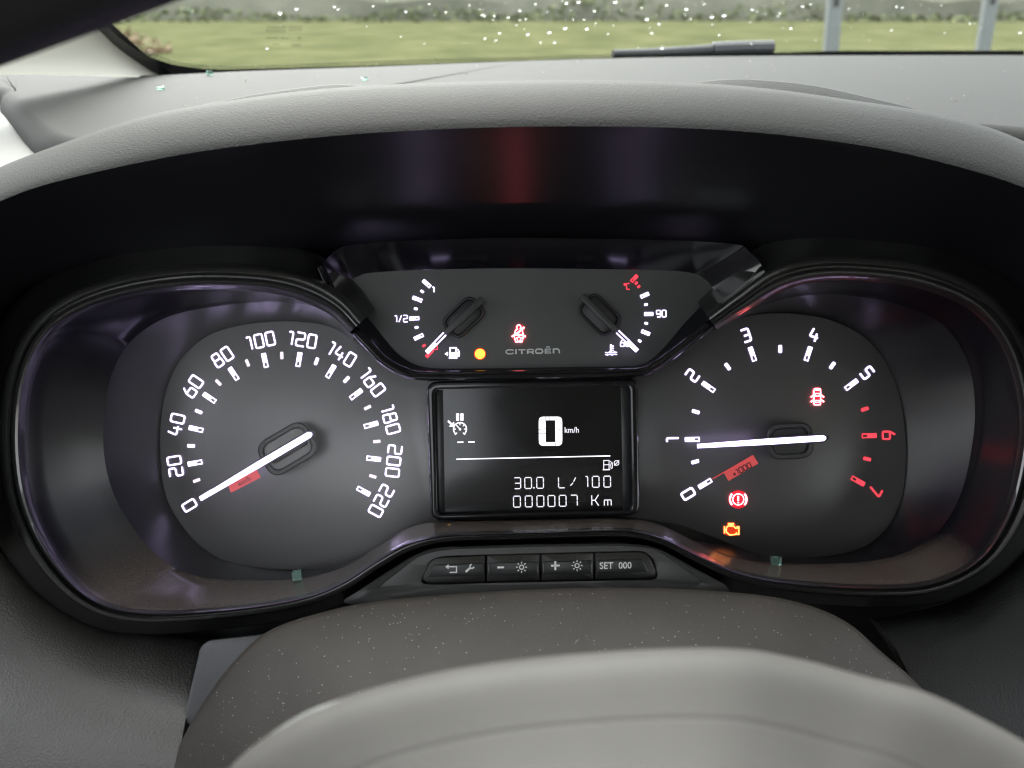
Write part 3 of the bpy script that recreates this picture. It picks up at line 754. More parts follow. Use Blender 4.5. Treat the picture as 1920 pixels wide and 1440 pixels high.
# pump symbol
mb = MB(); pline(mb, [(844, 652), (855, 652), (855, 670), (844, 670)], 2.2, WF, closed=True)
mb.solid([(844, -661), (855, -661), (855, -671), (844, -671)], lambda p: (p[0], -p[1]), WF, 1); line(mb, (841.5, 671), (857.5, 671), 2.4, WF)
pline(mb, [(856, 654), (859, 656), (861, 660), (861, 668), (858.5, 668), (858, 661), (856, 660)], 1.8, WF, r=1.5)
mb.solid([(833.5, -663.5), (840, -659.5), (840, -667.5)], lambda p: (p[0], -p[1]), WF, 1)
obj("pump_symbol", mb, M['white'], fu)
def small_needle(parent, tip, split, tail, hubc, wd, ang, ringmat, hl, hw):
    tip, split, tail = Vector(tip), Vector(split), Vector(tail); d = (tail - tip).normalized(); n = Vector((-d.y, d.x)); hg = 34
    nb = MB(); k = tip.lerp(split, .5)
    f = lambda p: (p[0], p[1])
    nb.plate([tuple(tip + n * wd * .45), tuple(k + n * wd / 2), tuple(k - n * wd / 2), tuple(tip - n * wd * .45)], hg, hg + 3)
    for sd in (1, -1):
        nb.plate([tuple(k + n * wd * .5 * sd), tuple(split + n * wd * .5 * sd), tuple(split + n * wd * .2 * sd), tuple(k + n * wd * .2 * sd)], hg, hg + 3)
    ne = obj("needle", nb, M['white'], parent)
    bo = MB(); bo.plate([tuple(split + n * wd * .6), tuple(split.lerp(tail, .4) + n * wd * .8), tuple(tail + n * wd * .7), tuple(tail - n * wd * .7), tuple(split.lerp(tail, .4) - n * wd * .8), tuple(split - n * wd * .6)], hg - 8, hg + 1, 1.5)
    obj("needle_body", bo, M['hubgrey'], ne)
    sl = MB(); sl.plate([tuple(tip.lerp(split, .2) + n * wd * .3), tuple(split + n * wd * .3), tuple(split - n * wd * .3), tuple(tip.lerp(split, .2) - n * wd * .3)], hg - 6, hg - .4); obj("needle_slot", sl, M['needle_black'], ne)
    c = frame2(hubc[0], hubc[1], ang); a, b = hl / 2, hw / 2
    o_ = [c(p) for p in rounded([(-a, -b), (a, -b), (a, b), (-a, b)], b * .7, True, 6)]
    i_ = [c(p) for p in rounded([(-a + 5, -b + 5), (a - 5, -b + 5), (a - 5, b - 5), (-a + 5, b - 5)], b * .55, True, 6)]
    r = MB().grid([[px(x, y, 8) for x, y in o_], [px(x, y, 20) for x, y in o_], [px(x, y, 22) for x, y in mixp(o_, i_, .3)], [px(x, y, 22) for x, y in mixp(o_, i_, .8)], [px(x, y, 20) for x, y in i_], [px(x, y, 14) for x, y in i_]], True)
    obj("hub_ring", r, M['needle_black'], ne); obj("hub_cap", MB().plate(i_, 8.2, 15, 1.5), ringmat, ne)
small_needle(fu, (800, 661), (834, 626), (905, 560), (869, 595), 9, math.atan2(661 - 560, 905 - 800), M['hubgrey'], 78, 50)

TG = (1125, 590)
te = thing("temperature_gauge", "small coolant gauge with 90 mark and needle down at 60", "temperature gauge", px(*TG, 8), "small gauges in the centre pod")
for a, rad, red in ((46.5, 94, 1), (23.5, 92, 0), (.8, 92, 0), (-21.5, 92.5, 0)):
    mb = MB(); major(mb, TG, a, rad - 9, rad + 8, 7.2, WF, 2.3); obj("tick_mark", mb, M['red'] if red else M['white'], te)
for a, rad, red in ((41, 90, 1), (36, 89.5, 1), (12.4, 88, 0), (-10.6, 88, 0), (-33.5, 89, 0)):
    mb = MB(); minor(mb, TG, a, rad - 3, rad + 3.5, 4.6, WF); obj("small_tick", mb, M['red'] if red else M['white'], te)
mb = MB(); text_strokes(mb, "90", 1240, 588, R(1), 14, 1.9, WF); obj("numeral", mb, M['white'], te)
mb = MB(); text_strokes(mb, "60", 1172, 643.5, R(1), 13.5, 1.8, WF); obj("numeral", mb, M['white'], te)
mb = MB(); text_strokes(mb, "oC", 1175.5, 537, R(1), 13, 2, WF, gap=.2); obj("degree_symbol", mb, M['red'], te)
mb = MB(); line(mb, (1145.5, 646), (1145.5, 662), 3.2, WF)
for y in (649, 653, 657): line(mb, (1146, y), (1151, y), 1.7, WF)
for y in (660.5, 664.5): pline(mb, [(1134.5, y), (1139, y + 1.2), (1143, y - .6), (1147.5, y + 1.2), (1152, y - .6), (1157, y + .4)], 1.5, WF)
obj("coolant_symbol", mb, M['white'], te)
small_needle(te, (1195, 658), (1158, 622), (1091, 555), (1124, 590), 9, math.atan2(-(658 - 555), 1195 - 1091), M['hubgrey'], 78, 52)

# ------------------------------------------------------------------ trip display
di = thing("trip_display", "black rectangular display reading 0 km/h, 30.0 L/100 and 000007 Km", "display", px(1000, 840, 10))
fo = rounded([(799, 716), (1195, 708), (1200, 966), (808, 976)], 22, True, 6)
fi = rounded([(815, 730), (1181, 723), (1185, 957), (820, 965)], 12, True, 6)
fr = MB(); fr.grid([[px(x, y, -92) for x, y in fo], [px(x, y, 14) for x, y in fo], [px(x, y, 19) for x, y in mixp(fo, fi, .14)], [px(x, y, 20) for x, y in mixp(fo, fi, .35)], [px(x, y, 19.8) for x, y in mixp(fo, fi, .8)], [px(x, y, 18.6) for x, y in fi], [px(x, y, 2) for x, y in fi]], True)
obj("display_frame", fr, M['gloss'], di, smooth=40)
obj("screen", MB().poly([px(x, y, 2.2) for x, y in offset(fi, -2)]), M['screen'], di)
for q in ([(815, 732), (830, 731), (834, 962), (821, 964)], [(1164, 726), (1181, 725), (1185, 956), (1168, 957)]):
    side = MB().plate(q, 2.3, 6, 1)
    obj("screen_side_strip", side, M['strip'], di)
WS = 3.0; TL = R(1.0)
def lcd(chars, x0, y0, x1, y1):
    pass
SEG = {'0': "abcdef", '3': "abgcd", '7': "abc", '1': "jbc", 'L': "def", '/': "/", '.': ".", 'K': "K", 'm': "m"}
def segdigit(mb, ch, cx, cy, wd, ht, lw):
    xf = frame2(cx, cy, TL); a, b, g_ = wd / 2, ht / 2, 1.0
    for s in SEG[ch]:
        if s == 'a': mb.stroke([(-a + g_, b), (a - g_, b)], lw, xf, WS, .5)
        elif s == 'd': mb.stroke([(-a + g_, -b), (a - g_, -b)], lw, xf, WS, .5)
        elif s == 'g': mb.stroke([(-a + g_ + 1, 0), (a - g_, 0)], lw, xf, WS, .5)
        elif s == 'b': mb.stroke([(a, b - g_), (a, g_ * .6)], lw, xf, WS, .5)
        elif s == 'c': mb.stroke([(a, -g_ * .6), (a, -b + g_)], lw, xf, WS, .5)
        elif s == 'f': mb.stroke([(-a, b - g_), (-a, g_ * .6)], lw, xf, WS, .5)
        elif s == 'e': mb.stroke([(-a, -g_ * .6), (-a, -b + g_)], lw, xf, WS, .5)
        elif s == 'j': mb.stroke([(a - 4, b), (a, b)], lw, xf, WS, .5)
        elif s == '/': mb.stroke([(a * .8, b * .85), (1, 1.2)], lw, xf, WS, .5); mb.stroke([(0, -1.2), (-a * .8, -b * .6)], lw, xf, WS, .5)
        elif s == '.': mb.stroke([(-.1, -1), (-.1, 1.6)], lw, xf, WS, .5)
        elif s == 'K':
            mb.stroke([(-a, b - g_), (-a, .6)], lw, xf, WS, .5); mb.stroke([(-a, -.6), (-a, -b + g_)], lw, xf, WS, .5); mb.stroke([(-a, 0), (0, 0)], lw, xf, WS, .5)
            mb.stroke([(0, .5), (a, b)], lw, xf, WS, .5); mb.stroke([(0, -.5), (a, -b)], lw, xf, WS, .5)
        elif s == 'm':
            for x in (-a, 0, a): mb.stroke([(x, -.5), (x, -b)], lw, xf, WS, .5)
            mb.stroke([(-a, 0), (a, 0)], lw, xf, WS, .5)
for ch, x in zip("30.0L/100", (970, 990.3, 1001.3, 1012.7, 1053.5, 1074.5, 1098, 1117, 1138.5)):
    mb = MB(); y = 906 - (x - 970) * .018
    if ch == '.': segdigit(mb, ch, x, y + 9.5, 10, 20, 2.6)
    else: segdigit(mb, ch, x, y, 12.5 if ch != '1' else 8, 20.5, 1.95)
    obj("numeral" if ch.isdigit() else "lettering", mb, M['lcd_thin'], di)
for ch, x in zip("0000007Km", (969.3, 991.4, 1013.2, 1034, 1055, 1075.5, 1116, 1139.5)[:6] + (1076, 1116, 1139.5)):
    pass
for ch, x in zip("000007Km", (969.3, 991.4, 1013.2, 1034, 1055, 1076, 1116, 1139.5)):
    mb = MB(); y = 940.5 - (x - 970) * .018
    segdigit(mb, ch, x, y, 12.8, 20.5, 1.95); obj("numeral" if ch.isdigit() else "lettering", mb, M['lcd_thin'], di)
# big zero
mb = MB(); xf = frame2(1032.2, 808.5, R(.4)); zo = rounded([(-22, -27.3), (22, -27.3), (22, 27.3), (-22, 27.3)], 9, True, 5); zi = rounded([(-9, -20.5), (9, -20.5), (9, 20.5), (-9, 20.5)], 2, True, 5)
r0 = [px(*xf(p), WS) for p in zo]; r1 = [px(*xf(p), WS + .6) for p in zo]; r2 = [px(*xf(p), WS + .6) for p in zi]; r3 = [px(*xf(p), WS) for p in zi]
mb.grid([r0, r1, r2, r3], True); obj("speed_numeral", mb, M['lcd'], di)
mb = MB()
for a, b in (((-22, 19), (-9, 19)), ((9, 19), (22, 19)), ((-22, 3), (-14, 4.5)), ((-14, 4.5), (-9, 4.5)), ((9, 4.5), (22, 2)), ((-22, -4), (-9, -4)), ((9, -3.5), (22, -3.5)), ((-22, -18.5), (-9, -18.5)), ((9, -18.5), (22, -18.5)), ((-9, 20), (-9, 27)), ((9, 20), (9, 27)), ((-2, 20), (-2, 27)), ((9, -20), (9, -27))):
    mb.stroke([a, b], .9, xf, WS + .7, .3)
obj("segment_gap", mb, M['screen'], di)
mb = MB(); font_mesh("km/h", 1072, 806, 15, R(.5), WS + .4, mb, .012, .92); obj("lettering", mb, M['lcd_thin'], di)
mb = MB(); q = lambda p: (p[0], -p[1])
for x0, x1 in ((855.2, 860.8), (863.4, 869)): mb.solid([(x0, -775.3), (x1, -775.1), (x1, -788.6), (x0, -788.8)], q, WS, .6)
obj("pause_symbol", mb, M['lcd'], di)
mb = MB(); pline(mb, circ(862.5, 804.5, 12.2, -50, 230, 22), 2.2, WS)
for a in (0, 45, 90, 180): line(mb, pol((862.5, 804.5), a, 11), pol((862.5, 804.5), a, 7.5), 1.6, WS)
line(mb, (862.5, 804.5), (855.5, 797), 1.9, WS); pline(mb, circ(862.5, 805, 1.4, 0, 360, 8), 1.6, WS, closed=True)
line(mb, (853, 815), (857, 811.5), 2, WS); line(mb, (872, 815), (868, 811.5), 2, WS)
line(mb, (840, 789), (848.5, 797), 3.6, WS); mb.solid([(852, -800.5), (851.5, -790.5), (841.5, -799.5)], q, WS, .6)
obj("speed_control_symbol", mb, M['lcd'], di)
mb = MB(); line(mb, (857.5, 829.2), (869, 829), 2.4, WS); line(mb, (878, 828.8), (890, 828.6), 2.4, WS); obj("dash_mark", mb, M['lcd'], di)
mb = MB(); line(mb, (855.6, 861), (1144.4, 854.8), 2, WS); obj("divider_line", mb, M['lcd'], di)
mb = MB(); pline(mb, [(1132, 863.5), (1142, 863.3), (1142, 880), (1132, 880.4)], 1.6, WS, closed=True); line(mb, (1132, 871.5), (1142, 871.3), 1.5, WS); line(mb, (1130, 881), (1144, 880.7), 1.8, WS)
pline(mb, [(1144, 864.5), (1146.5, 867), (1145, 872), (1145.5, 878), (1148, 878), (1148.3, 867)], 1.4, WS, r=1); pline(mb, circ(1156, 868, 4.4, 0, 360, 16), 1.5, WS, closed=True); line(mb, (1151.5, 873), (1161, 863), 1.5, WS)
obj("consumption_symbol", mb, M['lcd_thin'], di)

# ------------------------------------------------------------------ warning lights
GW = "warning lights glowing on the dials"
def lamp(label, c, w, shapes, hot, glow, glow_outline):
    t = thing("warning_light", label, "warning light", px(*c, w), GW)
    mb = MB()
    for kind, *a in shapes:
        if kind == 'l': line(mb, a[0], a[1], a[2], w + 1.6, 1)
        elif kind == 'p': pline(mb, a[0], a[1], w + 1.6, 1, a[2], a[3] if len(a) > 3 else 0)
        elif kind == 's': mb.solid([(x, -y) for x, y in a[0]], lambda p: (p[0], -p[1]), w + 1.6, 1)
    obj("symbol", mb, hot, t)
    if glow_outline:
        obj("diffuser", MB().plate(glow_outline, w, w + .5), glow, t)
    return t
def bxp(u, v): return (940 + u / 16, 590 + v / 16)
P_ = lambda *l: [bxp(*p) for p in l]
lamp("red seat belt warning light above the maker's name on the centre pod", (972, 626), WF - .3, [
    ('p', P_((490, 440), (455, 380), (475, 325), (525, 305), (570, 325), (590, 380), (560, 440)), 1.9, False, 2),
    ('l', bxp(690, 375), bxp(440, 590), 3.3), ('l', bxp(315, 660), bxp(430, 585), 3.0), ('l', bxp(730, 660), bxp(640, 620), 3.2), ('p', P_((420, 600), (530, 600), (650, 620)), 3.0, False),
    ('p', P_((490, 435), (425, 465), (400, 600)), 1.9, False, 2), ('p', P_((620, 450), (640, 540), (665, 620)), 1.9, False),
    ('p', P_((390, 660), (435, 815), (500, 815), (465, 690), (530, 672), (590, 690), (555, 815), (615, 815), (660, 660)), 1.9, False)],
    M['red_hot'], M['red_glow'], P_((440, 330), (600, 310), (710, 360), (660, 560), (740, 650), (640, 830), (420, 830), (320, 670), (390, 560)))
lamp("round amber low fuel warning light beside the fuel pump symbol", (900, 663.5), WF - .3, [('s', circ(900, 663.5, 9.3, 0, 360, 28))], M['orange'], M['amber_glow'], circ(900, 663.5, 11.2, 0, 360, 28))
def dr(u, v): return (1490 + u / 18, 700 + v / 18)
D_ = lambda *l: [dr(*p) for p in l]
lamp("red open doors warning light in the shape of a car, on the rev counter", (1532, 744), WP, [
    ('p', D_((665, 530), (700, 515), (830, 515), (870, 530), (880, 700), (870, 1060), (660, 1060), (645, 700)), 2.0, True, 1.5),
    ('p', D_((690, 680), (840, 680), (830, 770), (700, 770)), 1.8, True, 1), ('p', D_((700, 915), (835, 915), (825, 980), (710, 980)), 1.7, True, 1),
    ('l', dr(660, 720), dr(550, 810), 2.8), ('l', dr(660, 880), dr(550, 970), 2.8), ('l', dr(875, 720), dr(990, 805), 2.8), ('l', dr(875, 880), dr(990, 965), 2.8), ('l', dr(700, 560), dr(840, 560), 2.2)],
    M['red_hot'], M['red_glow'], D_((640, 500), (890, 500), (900, 690), (1010, 800), (930, 900), (1010, 970), (890, 1000), (870, 1085), (660, 1085), (640, 1000), (530, 980), (620, 870), (530, 810), (640, 690)))
bc = (1384.3, 936.4)
lamp("red brake warning light with an exclamation mark in brackets, on the rev counter", bc, WP, [
    ('p', circ(*bc, 10.4, 0, 360, 26), 1.8, True), ('l', (bc[0], bc[1] - 6.5), (bc[0], bc[1] + 2.5), 3), ('l', (bc[0], bc[1] + 4.6), (bc[0], bc[1] + 7.2), 2.8),
    ('p', circ(*bc, 15.5, 138, 222, 10), 3.2, False), ('p', circ(*bc, 15.5, 42, -42, 10), 3.2, False)], M['red_hot'], M['red_glow'], circ(*bc, 17.5, 0, 360, 26))
def en(u, v): return (1330 + u / 12, 900 + v / 12)
E_ = lambda *l: [en(*p) for p in l]
lamp("amber engine warning light below the brake light on the rev counter", en(495, 1110), WP, [
    ('l', en(420, 985), en(555, 985), 2.8), ('l', en(342, 1045), en(342, 1200), 2.6), ('l', en(342, 1120), en(385, 1120), 2.2), ('l', en(488, 985), en(488, 1030), 4),
    ('p', E_((385, 1180), (385, 1075), (420, 1035), (545, 1035), (590, 1085), (625, 1085), (625, 1055), (665, 1055), (665, 1220), (615, 1220), (610, 1190), (585, 1225), (460, 1240), (420, 1200)), 2.1, True)],
    M['amber_hot'], M['amber_glow'], E_((400, 960), (570, 960), (600, 1030), (690, 1030), (690, 1240), (440, 1260), (310, 1210), (310, 1030), (390, 1030)))

# ------------------------------------------------------------------ button panel
WB = 108
bp = thing("button_panel", "black strip of four push buttons below the display", "button panel", px(1010, 1070, WB))
po = [(640, 1128), (672, 1108), (705, 1086), (770, 1044), (800, 1031), (832, 1025), (1000, 1020), (1168, 1018), (1212, 1022), (1240, 1030), (1300, 1064), (1362, 1098), (1372, 1120), (1300, 1140), (720, 1150)]
hole = rounded([(788, 1092), (806, 1052), (826, 1043), (1208, 1033), (1228, 1052), (1233, 1084), (1224, 1087), (800, 1096)], 11, True, 5)
pm = MB()
po_d = []
def resample(pts, n):
    pts = [Vector(p) for p in pts]; pts.append(pts[0]); ls = [0]
    for a, b in zip(pts, pts[1:]): ls.append(ls[-1] + (b - a).length)
    out = []; k = 0
    for i in range(n):
        s = ls[-1] * i / n
        while ls[k + 1] < s: k += 1
        out.append(tuple(pts[k].lerp(pts[k + 1], (s - ls[k]) / max(1e-9, ls[k + 1] - ls[k]))))
    return out
import bisect
def polar_match(outer, inner_, n=140):
    c = Vector((1010, 1075)); 
    def cast(poly, a):
        d = Vector((math.cos(a), math.sin(a) * .25)); best = None
        for i in range(len(poly)):
            p, q_ = Vector(poly[i - 1]) - c, Vector(poly[i]) - c; e = q_ - p
            den = d.x * e.y - d.y * e.x
            if abs(den) < 1e-9: continue
            t_ = (p.x * e.y - p.y * e.x) / den; u_ = (p.x * d.y - p.y * d.x) / den
            if t_ > 0 and -1e-6 <= u_ <= 1 + 1e-6: best = t_ if best is None else max(best, t_)
        return tuple(c + d * best)
    return [cast(outer, 2 * math.pi * i / n) for i in range(n)], [cast(inner_, 2 * math.pi * i / n) for i in range(n)]
oo, ii = polar_match(po, hole)
pm.grid([[px(x, y, 40) for x, y in oo], [px(x, y, WB + 6) for x, y in oo], [px(x, y, WB + 9) for x, y in mixp(oo, ii, .10)], [px(x, y, WB + 6) for x, y in mixp(oo, ii, .24)], [px(x, y, WB + 2) for x, y in mixp(oo, ii, .30)], [px(x, y, WB + 3) for x, y in mixp(oo, ii, .93)], [px(x, y, WB + 1) for x, y in ii], [px(x, y, WB - 26) for x, y in ii]], True)
obj("panel_face", pm, M['panel'], bp, smooth=35)
obj("panel_well", MB().poly([px(x, y, WB - 25) for x, y in offset(hole, 0)]), M['inner'], bp)
def ybt(x): return 1043.6 - (x - 820) * .0255, 1093.8 - (x - 820) * .0215
cuts = [(791, 909.5), (912.5, 1012), (1015, 1113), (1116, 1230.5)]
icons = []
for k, (x0, x1) in enumerate(cuts):
    t0, b0 = ybt(x0); t1, b1 = ybt(x1)
    if k == 0: ol = [(x1, t1), (x1, b1), (x0 + 12, b0 + .4), (x0 + 1, b0 - 6), (x0 + 3, b0 - 16), (x0 + 14, t0 + 11), (x0 + 26, t0 + 2), (x0 + 38, t0 + .5)]
    elif k == 3: ol = [(x1 - 34, t1 + 1.5), (x1 - 21, t1 + 3), (x1 - 10, t1 + 14), (x1, b1 - 14), (x1 - 1, b1 - 4), (x1 - 9, b1), (x0, b0), (x0, t0)]
    else: ol = [(x1, t1), (x1, b1), (x0, b0), (x0, t0)]
    ol = rounded(ol, 3.0, True, 3)
    bt = obj("button", MB().plate(ol, WB - 24, WB + 3, 2.5), M['button'], bp, smooth=40)
    # raised key face with lit bevel
    s = 14 if k == 0 else 3
    e = 16 if k == 3 else 3
    fo_ = rounded([(x0 + s + (8 if k == 0 else 0), t0 + 14.5), (x1 - e - (10 if k == 3 else 0), t1 + 14.5), (x1 - e + (1 if k == 3 else 0), b1 - 13), (x0 + s - (4 if k == 0 else 0), b0 - 13)], 5 if k in (0, 3) else 2, True, 4)
    kf = MB(); kf.plate(fo_, WB + 2.9, WB + 6, 1.4); obj("key_face", kf, M['key'], bt, smooth=35)
    if k in (1, 2):
        for xx in (x0 + 3.5, x1 - 4):
            rb = MB(); rb.plate(rounded([(xx - 1.6, t0 + 16), (xx + 1.6, t0 + 16), (xx + 1.6, b0 - 13), (xx - 1.6, b0 - 13)], 1.2, True, 3), WB + 5.8, WB + 8.6, 1); obj("grip_rib", rb, M['rim'], bt)
    ic = MB(); w = WB + 6.1
    def sunsym(cx, cy):
        pline(ic, circ(cx, cy, 3.9, 0, 360, 16), 1.7, w, .4, True)
        for a in range(0, 360, 45): line(ic, pol((cx, cy), a, 6.9), pol((cx, cy), a, 10.4), 1.8, w, .4)
    if k == 0:
        pline(ic, [(840, 1062.7), (856, 1062.5), (856, 1073), (843, 1073.3)], 2.2, w, .4); ic.solid([(834.8, -1062.7), (841.3, -1057.8), (841.3, -1067.6)], lambda p: (p[0], -p[1]), w, .4)
        line(ic, (873, 1072.5), (883, 1063.5), 3.8, w, .4); pline(ic, [(884, 1057.8), (881.2, 1060.5), (881.8, 1065), (886, 1066), (889, 1063)], 2.7, w, .4, False, 2)
    elif k == 1:
        line(ic, (932.5, 1064), (945, 1063.7), 3.6, w, .4); sunsym(978, 1063.5)
    elif k == 2:
        line(ic, (1033, 1060.7), (1049.5, 1060.4), 3.8, w, .4); line(ic, (1041, 1052), (1041.3, 1069), 3.8, w, .4); sunsym(1082, 1060.5)
    else:
        font_mesh("SET", 1137, 1060.3, 17.5, R(1.2), w + .2, ic, .012, .95); font_mesh("000", 1172, 1059.8, 17.5, R(1.2), w + .2, ic, .012, .95)
    obj("symbol", ic, M['print_white'], bt)

# ------------------------------------------------------------------ lower panels
def loft(name, rowsrc, mat, parent, n=60, sub=14, smooth=60):
    """rowsrc: list of (pixel polyline, w) rows; smooth across rows too."""
    base = [[(*p, w) if not isinstance(w, list) else None for p in spline(r, n)] for r, w in rowsrc]
    cols = [spline([row[j] for row in base], sub) for j in range(n)]
    rows = [[px(*cols[j][i]) for j in range(n)] for i in range(sub)]
    return obj(name, MB().grid(rows), mat, parent, smooth=smooth)
lp = thing("lower_dash_panel", "grained grey lower dashboard panel at the driver's door side of the column", "dash panel", px(150, 1350, 150))
loft("panel_skin", [([(-300, 900), (-100, 930), (0, 1000), (90, 1100), (190, 1165), (300, 1188), (372, 1196), (384, 1200)], -90),
                    ([(-300, 960), (-100, 990), (0, 1040), (90, 1120), (190, 1176), (300, 1198), (368, 1210), (378, 1215)], -20),
                    ([(-300, 1160), (-100, 1180), (0, 1200), (90, 1230), (190, 1260), (290, 1276), (346, 1290), (358, 1296)], 90),
                    ([(-300, 1500), (-100, 1480), (0, 1460), (90, 1450), (180, 1450), (262, 1450), (314, 1450), (328, 1450)], 170),
                    ([(-300, 1900), (-100, 1850), (0, 1800), (90, 1760), (170, 1740), (220, 1730), (250, 1730), (262, 1730)], 150)], M['leather'], lp)
ed = MB()
e1 = spline([(384, 1200, -90), (378, 1215, -20), (358, 1296, 90), (328, 1450, 170), (262, 1730, 150)], 20)
ed.grid([[px(x, y, w) for x, y, w in e1], [px(x + 9, y, w - 12) for x, y, w in e1], [px(x + 14, y, w - 60) for x, y, w in e1]])
obj("panel_edge", ed, M['leather_dark'], lp)
rp = thing("lower_console_panel", "dark grained lower dashboard panel towards the centre console", "dash panel", px(1820, 1300, 120))
loft("panel_skin", [([(1640, 1160), (1700, 1150), (1800, 1120), (1890, 1050), (1980, 960), (2300, 800)], -40),
                    ([(1650, 1172), (1710, 1166), (1810, 1150), (1900, 1090), (1990, 1000), (2300, 860)], 20),
                    ([(1692, 1240), (1745, 1232), (1840, 1210), (1920, 1180), (2010, 1120), (2300, 1000)], 70),
                    ([(1760, 1400), (1800, 1390), (1880, 1370), (1950, 1350), (2040, 1320), (2300, 1250)], 120),
                    ([(1820, 1700), (1860, 1690), (1920, 1680), (1990, 1680), (2080, 1680), (2300, 1600)], 140)], M['leather_dark'], rp)
ed = MB(); e1 = spline([(1640, 1160, -40), (1650, 1172, 20), (1692, 1240, 70), (1760, 1400, 120), (1820, 1700, 140)], 16)
ed.grid([[px(x, y, w) for x, y, w in e1], [px(x - 6, y, w - 6) for x, y, w in e1], [px(x - 12, y, w - 60) for x, y, w in e1]])
obj("panel_edge", ed, M['leather'], rp)
cp = thing("column_side_plate", "smooth grey trim plate tucked beside the steering column cover", "trim plate", px(420, 1280, 110))
obj("plate_face", MB().plate(rounded([(376, 1212), (392, 1200), (520, 1186), (640, 1190), (560, 1400), (470, 1400), (420, 1368), (342, 1359)], 8, True, 4), 20, 128, 5), M['colplate'], cp, smooth=40)

# ------------------------------------------------------------------ steering column shroud
sh = thing("steering_column_cover", "dusty brown grey steering column cover arching below the buttons", "column cover", px(1000, 1250, 250))
top = [(300, 1490), (330, 1412), (370, 1335), (430, 1250), (500, 1185), (600, 1149), (720, 1126), (960, 1107), (1200, 1102), (1400, 1113), (1510, 1133), (1590, 1168), (1650, 1220), (1710, 1272), (1780, 1345), (1850, 1430), (1900, 1490)]
NS = 90
T = spline(top, NS)
ctr = Vector((1060, 1700))
def toward(t_, w): return [px(p[0] + (ctr.x - p[0]) * t_ * (1.0), p[1] + (ctr.y - p[1]) * t_, w) for p in T]
rows = [toward(.06, 60), toward(.02, 110), toward(.005, 140), toward(0, 158)]
for t_, w in ((.012, 168), (.05, 190), (.12, 225), (.22, 270), (.34, 320), (.48, 370), (.65, 420), (.85, 450)): rows.append(toward(t_, w))
shell = MB().grid(rows); obj("cover_shell", shell, M['shroud'], sh, smooth=60)

# ------------------------------------------------------------------ steering wheel
wh = thing("steering_wheel", "steering wheel with pale grey hub cover and black rim, close to the camera", "steering wheel", px(1150, 1500, 820))
ht = [(330, 1560), (430, 1440), (500, 1380), (580, 1334), (700, 1290), (900, 1246), (1150, 1221), (1370, 1216), (1500, 1236), (1620, 1268), (1740, 1300), (1850, 1352), (1930, 1396), (2100, 1490), (2300, 1640)]
T2 = spline(ht, NS); c2 = Vector((1180, 2300))
def tow2(t_, w): return [px(p[0] + (c2.x - p[0]) * t_, p[1] + (c2.y - p[1]) * t_, w) for p in T2]
rows = [tow2(.16, 700), tow2(.05, 740), tow2(.012, 775), tow2(0, 800)]
for t_, w in [(q, 800 + 16 * (1 - math.exp(-q / .012)) + 400 * q - (.7 if abs(q - .121) < .002 else 0)) for q in (.003, .008, .016, .03, .05, .075, .1, .114, .117, .121, .125, .128, .16, .2, .27, .35, .45, .6)]: rows.append(tow2(t_, w))
obj("hub_cover", MB().grid(rows), M['hub'], wh, smooth=60)
bd = []
for x, y in spline([(480, 1396), (560, 1344), (640, 1312), (760, 1279), (900, 1248)], 24): bd.append(px(x, y + 7, 803))
obj("hub_highlight_bead", tube(bd, lambda q: .0002 + .0006 * math.sin(math.pi * q ** .7)), plastic("highlight_bead_grey", (.14, .145, .14), .35), wh)  # paler bead paints the highlight line along the hub edge
rc = []
for i in range(40):
    x = -500 + i * 40; y = 122 - (x) * .378 - 0.00001 * x * x
    rc.append(px(x - 60, y - 155, 800 + i * 1.5))
obj("rim", tube(rc, .0145, 20), M['wheelrim'], wh)

# ------------------------------------------------------------------ glass crumbs and dust
GF = "crumbs of tempered glass on the dashboard"
def crumb(c, s, label, rot):
    bm = bmesh.new(); bmesh.ops.create_cube(bm, size=1)
    bmesh.ops.bevel(bm, geom=bm.edges[:], offset=.07, segments=1, affect='EDGES')
    for v in bm.verts: v.co = Vector((v.co.x * s[0], v.co.y * s[1], v.co.z * s[2])) + Vector((random.uniform(-1, 1), random.uniform(-1, 1), random.uniform(-1, 1))) * s[0] * .07
    me = bpy.data.meshes.new("glass_crumb"); bm.to_mesh(me); bm.free(); me.materials.append(M['shard'])
    o = bpy.data.objects.new("glass_crumb", me); COL.objects.link(o); o.location = c; o.rotation_euler = rot
    tag(o, label, "glass crumb", GF)
crumb(px(557, 1079, 16), (.0036, .0034, .0042), "green cube of broken glass on the ledge below the speed dial", (R(-27), 0, R(12)))
crumb(px(1454, 1051, 16), (.004, .0036, .0034), "green cube of broken glass on the ledge below the rev counter", (R(-27), 0, R(-4)))
crumb(onz(301, 165, ZD + .001), (.0048, .003, .0015), "flat green glass crumb lying on the dash top near the pillar", (0, 0, .3))
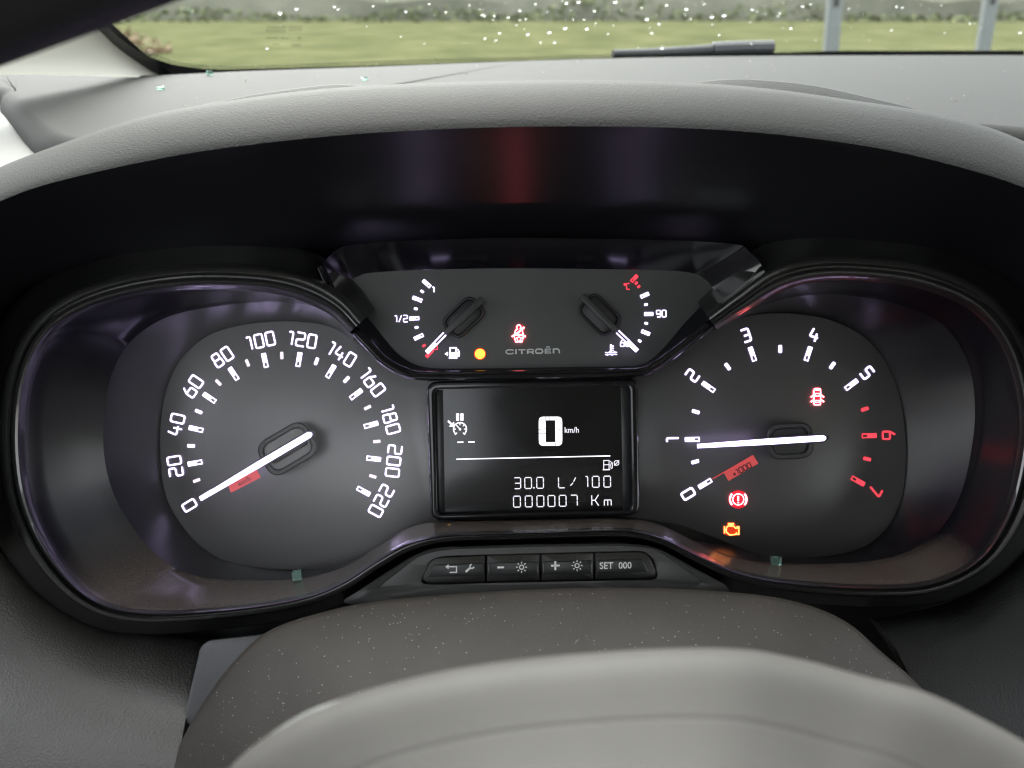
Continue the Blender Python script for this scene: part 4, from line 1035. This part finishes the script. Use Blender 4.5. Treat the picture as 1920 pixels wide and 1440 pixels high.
crumb(onz(393, 136, ZD + .002), (.004, .003, .003), "pale glass crumb at the base of the windscreen beside the black corner band", (0, 0, .8))
crumb(onz(684, 147, ZD + .001), (.0045, .0025, .0015), "clear glass crumb lying on the dash just behind the hood crest", (0, 0, .1))
am = MB(); am.box(px(842, 984, 40), RT * .0006, UP * .0003, NRM * .0005); tag(obj("amber_crumb", am, M['amber'], smooth=0), "tiny orange crumb on the ledge under the display corner", "crumb")
def specks(name, fn, n, smin, smax, label):
    mb = MB()
    for k in range(n):
        r = fn()
        if r is None: continue
        p, nn = r; s = random.uniform(smin, smax) * random.choice([.6, .8, 1, 1.5])
        a = nn.orthogonal().normalized(); b = nn.cross(a); t_ = random.uniform(0, 6.28); a, b = a * math.cos(t_) + b * math.sin(t_), b * math.cos(t_) - a * math.sin(t_)
        p = p + nn * s * .3
        q = [p + a * s, p - a * s * .6 + b * s * .7, p - a * s * .6 - b * s * .7, p + nn * s * .7]; i = len(mb.v); mb.v += q; mb.f += [(i, i + 1, i + 2), (i, i + 1, i + 3), (i + 1, i + 2, i + 3), (i + 2, i, i + 3)]
    return tag(obj(name, mb, M['dustmote'], smooth=0), label, "dust", kind="stuff")
bvs = BVHTree.FromPolygons(shell.v, shell.f)
def on_shroud():
    h = bvs.ray_cast(CAM, ray(random.uniform(320, 1780), random.uniform(1100, 1420)))
    return (h[0], h[1] if h[1].dot(NRM) > 0 else -h[1]) if h[0] else None
specks("dust", on_shroud, 420, .00008, .00022, "pale dust specks scattered over the column cover")
def on_lens():
    x, y = random.uniform(320, 1800), random.uniform(600, 1060); return px(x, y, -.6), NRM
specks("lens_dust", on_lens, 170, .00004, .00012, "fine dust specks on the clear dial lens")
def on_dash():
    return onz(random.uniform(300, 1900), random.uniform(112, 225), ZD), Vector((0, 0, 1))
specks("dash_dust", on_dash, 120, .0003, .0009, "pale crumbs of dust on the dash top")
def on_btn():
    x = random.uniform(790, 1235); y = random.uniform(1032, 1058); return px(x, y, WB + 3.5), NRM
specks("button_dust", on_btn, 130, .00004, .00011, "fine dust caught along the top edges of the buttons")
